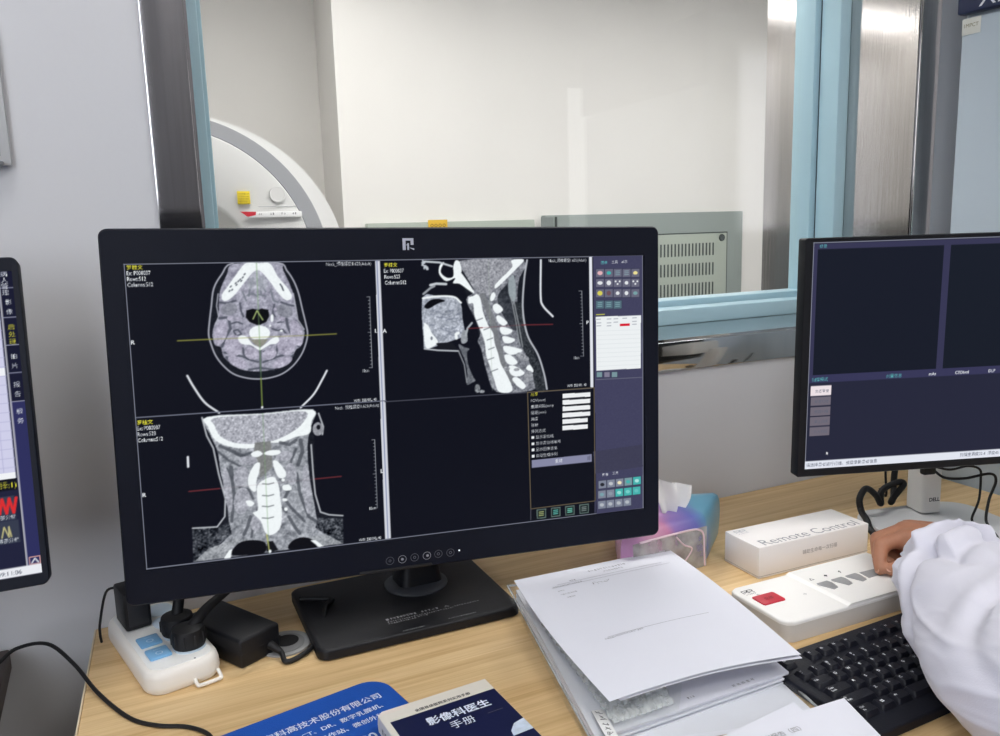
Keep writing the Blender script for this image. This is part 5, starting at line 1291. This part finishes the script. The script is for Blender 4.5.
for q in range(5): k_.micro(0, -.004 - q * .009, .040, .005, GL)
imprint(yl, k_, mat('label_brown_print', (120, 96, 20), .6, bump=(200, .02)))
mb = MB(); M = Matrix.Translation((.614, 3.222, 1.394)) @ Matrix.Rotation(R(90), 4, 'X'); mb.lathe([(.024, 0), (.031, 0), (.031, .003), (.029, .004), (.026, .004), (.025, .003), (.001, .003)], 32, M); mb.build('round_badge', mat('off_white_plastic', (228, 228, 226), .4, bump=(200, .02)), gan)
mb = MB(); mb.box((.600, 3.218, 1.318), (.20, .016, .022), .003); pn = mb.build('button_panel', mat('white_panel', (244, 244, 244), .4, bump=(200, .02)), gan)
mb = MB(); M = Matrix.Translation((.492, 3.2095, 1.311)) @ Matrix.Rotation(R(90), 4, 'X'); mb.add([tuple(M @ Vector(p)) for p in ((-.022, .020, 0), (.036, .018, 0), (.034, .006, 0), (.004, .0, 0))], [[3, 2, 1, 0]]); mb.build('red_sticker', mat('red_label', (206, 30, 50), .5, bump=(200, .02)), pn, smooth=False)
k_ = MB()
for q in range(4): k_.micro(.045 + q * .042, .006, .014, .008, M)
imprint(pn, k_, M_greyink)
mb = MB(); mb.box((.62, 3.226, 1.348), (.16, .003, .002), .0005); mb.build('cover_seam', M_gring, gan)

m_cabg = mat('grey_green_enamel', (146, 156, 152), .4, bump=(60, .04)); m_cabl = mat('pale_grey_green_enamel', (172, 181, 170), .45, bump=(60, .04)); m_vent = mat('vent_slot_dark', (66, 74, 72), .8, bump=(100, .05))
big_c = thing('control_cabinet', 'grey green steel cabinet with a slotted vent door, behind the window at the right', 'cabinet', (2.88, 3.97, 0))
X0, X1, YF, ZT = 2.175, 3.565, 3.955, 1.306
mb = MB(); mb.box(((X0 + X1) / 2, (YF + 4.0) / 2 - .0005, ZT / 2 + .02), (X1 - X0, 4.0 - YF - .001, ZT - .04), .004); mb.build('cabinet_body', m_cabg, big_c)
mb = MB(); mb.box((X0 + .012, YF - .004, ZT / 2 + .02), (.075, .008, ZT - .06), .002); mb.build('frame_post', mat('frame_grey', (122, 130, 128), .45, bump=(60, .04)), big_c)
mb = MB(); mb.box((X0 + .066, YF - .005, ZT / 2 + .02), (.010, .012, ZT - .06), .001); mb.build('frame_gap', m_vent, big_c)
DX0, DX1, DZ1 = 2.60, 3.44, 1.185
mb = MB(); mb.box(((DX0 + DX1) / 2, YF - .004, DZ1 / 2 + .03), (DX1 - DX0, .008, DZ1 - .06), .002); mb.build('door_gap', m_vent, big_c)
mb = MB(); mb.box(((DX0 + DX1) / 2 - .004, YF - .008, DZ1 / 2 + .03), (DX1 - DX0 - .014, .012, DZ1 - .074), .002); vd = mb.build('vent_door', m_cabl, big_c)
sl = MB()
for r in range(3):
    for k in range(25):
        sl.box((2.705 + k * .0258, YF - .0145, 1.085 - r * .118), (.0105, .001, .074), 0)
sl.build('vent_slots', m_vent, vd, smooth=False)
mb = MB(); mb.lathe([(.022, 0), (.020, .006), (.001, .007)], 20, Matrix.Translation((DX1 - .05, YF - .014, 1.15)) @ Matrix.Rotation(R(90), 4, 'X')); mb.build('door_lock', m_vent, vd)
uc = thing('control_cabinet', 'low dark grey cabinet added out of view to darken the reflection in the steel window lining', 'cabinet', (-.16, 2.55, 0))  # unseen block added so the steel lining mirrors a dark band
mb = MB(); mb.box((-.16, 2.55, .62), (.86, .36, 1.19), .006); mb.build('cabinet_body', mat('dark_grey_enamel', (92, 94, 94), .45, bump=(60, .04)), uc)
mb = MB(); mb.box((-.16, 2.366, .62), (.80, .008, 1.10), .003); mb.build('cabinet_door', mat('dark_grey_enamel', (92, 94, 94)), uc)
mb = MB(); mb.box((-.16, 2.55, .0125), (.80, .32, .025), .001); mb.build('plinth', M_blackmatte, uc)
low = thing('control_cabinet', 'pale grey green cabinet left of the vented one, its top just showing over the monitor', 'cabinet', (1.75, 3.96, 0))
mb = MB(); mb.box((1.645, 3.975, .65), (.93, .048, 1.27), .004); mb.build('cabinet_body', m_cabl, low)
mb = MB(); mb.box((1.645, 3.948, .65), (.88, .006, 1.20), .003); mb.build('cabinet_door', m_cabl, low)
yt = thing('warning_sign', 'small yellow warning sign on the pale cabinet, just above the monitor top edge', 'sign', (1.53, 3.94, 1.26))
mb = MB(); mb.box((1.545, 3.942, 1.258), (.105, .003, .075), .001); spl = mb.build('sign_plate', mat('amber_label', (226, 184, 50), .5, bump=(200, .02)), yt)
k_ = MB(); M = Matrix.Translation((1.500, 3.9395, 1.232)) @ Matrix.Rotation(R(90), 4, 'X')
for q in range(4): k_.text('@SBE'[q], .034, M @ TZ(.002 + q * .0235, 0.014, 0), bold=.02)
k_ = MB()
for q in range(4):
    k_.ringflat(.012 + q * .022, .035, .0055, .0085, 0, M, 12); k_.line2([(.006 + q * .022, .010), (.012 + q * .022, .026), (.018 + q * .022, .010)], .0026, 0, M)
imprint(spl, k_, mat('label_brown_print', (120, 96, 20)))

# ------------------------------------------------------------------ ceiling lamps
def lamp(label, x, y, z, sx, sy, rad, grp):
    t_ = thing('ceiling_light', label, 'ceiling light', (x, y, z), 0, grp)
    mb = MB(); mb.box((x, y, z + .006), (sx + .03, sy + .03, .012), .002); mb.build('lamp_frame', mat('lamp_white', (232, 232, 232), .5, bump=(100, .02)), t_)
    mb = MB(); mb.box((x, y, z - .001), (sx, sy, .006), 0); mb.build('diffuser', emit_mat('lamp_%.1f' % rad, (255, 253, 250), rad), t_, smooth=False)
for x, y in ((-.35, .35), (.7, -.25), (2.2, -.25), (-1.0, -1.1), (.7, -1.1), (2.2, -1.1)):  # rear row added for frontal fill, first panel shifted to light the wall
    lamp('unseen square white ceiling panel light, placed to brighten the control room', x, y, 2.737, .60, .60, LAMPS_CONTROL, 'control room ceiling lights')
lamp('long white ceiling light of the scan room, by the far wall', -1.75, 4.22, 2.587, 1.7, .15, LAMPS_SCAN * .55, 'scan room ceiling lights')
for x, y, k in ((.35, 1.95, 1.0), (.75, 3.3, .42), (1.8, 2.5, .8), (3.2, 2.6, .8)): lamp('unseen long white ceiling light, placed to brighten the scan room', x, y, 2.587, 1.2, .36, LAMPS_SCAN * k, 'scan room ceiling lights by the window')  # unseen lights added to brighten the scanner and the far walls

# ------------------------------------------------------------------ person: right arm reaching in from the right
M_skin = mat('skin', (178, 124, 96), .5, bump=(420, .18), var=(60, .10), sub=.15)
M_nail = mat('nail', (206, 154, 130), .3, bump=(200, .02), sub=.1)
M_coat = mat('white_coat_cloth', (212, 211, 222), .85, sheen=.2, bump=(700, .12))
per = thing('person', 'arm of a person in a white lab coat, a finger pressing the remote control unit', 'person', (.9, .55, .75))
def capsule_chain(b, pts, rad, seg=12):
    """tapering rounded limb through the joints"""
    P = [Vector(p) for p in pts]
    for i in range(len(P) - 1):
        a, c = P[i], P[i + 1]; ra, rc_ = rad[i], rad[i + 1]
        d = (c - a); L = d.length; d.normalize(); N = d.orthogonal().normalized(); B = d.cross(N)
        rings = []
        for t in (-90, -60, -30, 0):
            rr2 = ra * math.cos(R(t)); o = a + d * ra * math.sin(R(t)); rings.append((o, max(rr2, 1e-4)))
        for t in (0, 30, 60, 90):
            rr2 = rc_ * math.cos(R(t)); o = c + d * rc_ * math.sin(R(t)); rings.append((o, max(rr2, 1e-4)))
        b.loft([[o + (N * math.cos(2 * math.pi * k / seg) + B * math.sin(2 * math.pi * k / seg)) * q for k in range(seg)] for o, q in rings])
WR = (.938, .645, .824)
ELB, SHO = (.735, .425, .815), (.93, .085, 1.065)
hb_ = MB()
capsule_chain(hb_, [SHO, (.77, .26, .93), ELB], [.045, .045, .044], 16)
capsule_chain(hb_, [ELB, (.83, .535, .82), WR], [.044, .038, .0265], 16)
K = {'index': ((.898, .690, .822), (.874, .706, .812), (.863, .699, .796), (.857, .692, .7865)),
     'middle': ((.912, .703, .826), (.886, .722, .812), (.878, .712, .792), (.884, .700, .7865)),
     'ring': ((.926, .708, .824), (.904, .726, .810), (.897, .714, .791), (.903, .702, .7865)),
     'little': ((.938, .706, .818), (.922, .720, .806), (.916, .710, .790), (.920, .700, .7865))}
K = {k: tuple((x + .009, y, z) for x, y, z in v) for k, v in K.items()}
for nm, ch in K.items():
    r0 = {'index': .0105, 'middle': .0108, 'ring': .0102, 'little': .0090}[nm]
    capsule_chain(hb_, ch, [r0, r0 * .95, r0 * .85, r0 * .74])
    capsule_chain(hb_, [(WR[0] + (.008 if nm in ('ring', 'little') else -.006), WR[1] + .008, WR[2] + .002), ch[0]], [.020, .0125])
    capsule_chain(hb_, [(WR[0] + (.008 if nm in ('ring', 'little') else -.006), WR[1] + .008, WR[2] - .008), (ch[0][0], ch[0][1], ch[0][2] - .008)], [.018, .0115])
TH = ((.922, .654, .812), (.905, .661, .803), (.889, .671, .795), (.876, .682, .788))
capsule_chain(hb_, TH, [.017, .0135, .0112, .0088])
capsule_chain(hb_, [TH[1], K['index'][0]], [.012, .010])
tmp = hb_.build('tmp_hand', M_skin, None)
md = tmp.modifiers.new('r', 'REMESH'); md.mode = 'VOXEL'; md.voxel_size = .0022
sm = tmp.modifiers.new('s', 'SMOOTH'); sm.factor = .5; sm.iterations = 7
dg = bpy.context.evaluated_depsgraph_get(); dg.update()
me = bpy.data.meshes.new_from_object(tmp.evaluated_get(dg))
bpy.data.objects.remove(tmp)
hv = [tuple(v.co) for v in me.vertices]; hf = [list(p.vertices) for p in me.polygons]
hand = MB(); hand.add(hv, hf); body_p = hand.build('arm_and_hand', M_skin, per, angle=180)
# nails on the thumb and the index finger
def nail(tip, prev, up, w, name='fingernail'):
    t = Vector(tip); d = (t - Vector(prev)).normalized(); u = Vector(up); u = (u - d * u.dot(d)).normalized(); s_ = d.cross(u)
    b = MB()
    M = frameM(t + u * (w * .93) + d * .001, s_, d, u)
    b.loft([[tuple(M @ Vector((x * k, y * k, z - .14 / w * (x * k) ** 2 * w))) for x, y in rrect(w * 1.25, w * 1.7, w * .5, 4)] for k, z in ((1, -.0006), (.96, .0002))]); b.build(name, M_nail, body_p)
nail(TH[3], TH[2], (-.45, -.55, .7), .0068)
nail(K['index'][3], K['index'][2], (-.85, .3, .3), .0058)

# sleeve: gathered cuff, puffed forearm, bent elbow, upper arm
path = [((.9105, .6325, .822), .031, .028), ((.905, .626, .822), .033, .030), ((.899, .619, .823), .037, .035), ((.888, .606, .822), .056, .050), ((.870, .586, .820), .070, .059), ((.840, .553, .818), .078, .063), ((.800, .508, .816), .080, .063), ((.755, .458, .816), .078, .063), ((.715, .412, .820), .077, .064), ((.700, .360, .836), .078, .070), ((.730, .305, .875), .078, .076), ((.785, .240, .935), .080, .080), ((.85, .170, 1.00), .084, .084), ((.92, .095, 1.06), .088, .088), ((.965, .05, 1.095), .085, .085), ((.995, .02, 1.115), .062, .062), ((1.005, .01, 1.12), .02, .02)]
SB = 16
cps = catmull([p for p, _, _ in path], SB); nR = len(cps); NS = 200
def interp(k, i):
    x = i / SB; a = int(min(x, len(path) - 2)); t = x - a; return path[a][k] * (1 - t) + path[a + 1][k] * t
rings = []
Zup = Vector((0, 0, 1))
for i, c in enumerate(cps):
    d = (cps[min(i + 1, nR - 1)] - cps[max(i - 1, 0)]).normalized()
    side = d.cross(Zup).normalized(); upv = side.cross(d).normalized()
    rx, rz_ = interp(1, i), interp(2, i)
    t = i / SB
    g = max(0, 1 - abs(t - 1.6) / 2.6)                      # gathers fade away from the cuff
    ring = []
    for k in range(NS):
        a = 2 * math.pi * k / NS
        f = 1.0
        f += .10 * g * math.sin(30 * a + 1.2 * math.sin(3 * a)) * (1.0 if t < 2 else max(0, 1 - (t - 2) / 2.2))
        w = min(1, max(0, (t - 2.2) / 1.8))
        # drapery: soft swells, slanting ridged folds, and V-shaped creases where the cloth buckles at the bend
        f += w * (.035 * math.sin(3 * a + 1.1 * t) + .02 * math.sin(5 * a - 1.6 * t + 1))
        q = Vector((1.5 * math.cos(a) + .2 * t, 1.5 * math.sin(a) - .25 * t, .42 * t))
        rdg = 1 - abs(mnoise.noise(q * 1.15)) * 2.2; rdg2 = 1 - abs(mnoise.noise(q * 2.3 + Vector((7, 3, 1)))) * 2.2
        f += w * (.050 * max(0, rdg) ** 2.5 + .012 * max(0, rdg2) ** 2.5 - .02)
        for (t0, a0, sl_, dep, wd) in ((3.5, 92, 2.0, .27, .26), (5.4, 70, -1.6, .16, .32), (6.6, 110, 1.4, .16, .3), (4.6, 20, 1.2, .10, .3)):
            da = (math.degrees(a) - a0 + 180) % 360 - 180
            dd = t - t0 - sl_ * abs(da) / 60
            f -= dep * math.exp(-(dd / wd) ** 2) * math.exp(-(da / 75) ** 2)
            f += dep * .55 * math.exp(-((dd + wd * 1.7) / (wd * 1.2)) ** 2) * math.exp(-(da / 75) ** 2)
        p = c + side * (rx * f * math.cos(a)) + upv * (rz_ * f * math.sin(a))
        floor_ = .7815 if p.y > .648 else .7690
        if t < 11: p.z = max(p.z, floor_ + .0015 * math.sin(9 * a) ** 2)
        ring.append(p)
    rings.append(ring)
inner = [[c0 + (p - c0) * .9 for p in rings[j]] for j, c0 in ((2, cps[2]), (0, cps[0]))]
mb = MB(); mb.loft(inner + rings, cap=False); mb.add(rings[-1], [list(range(NS))]); mb.build('coat_sleeve', M_coat, per, angle=180)
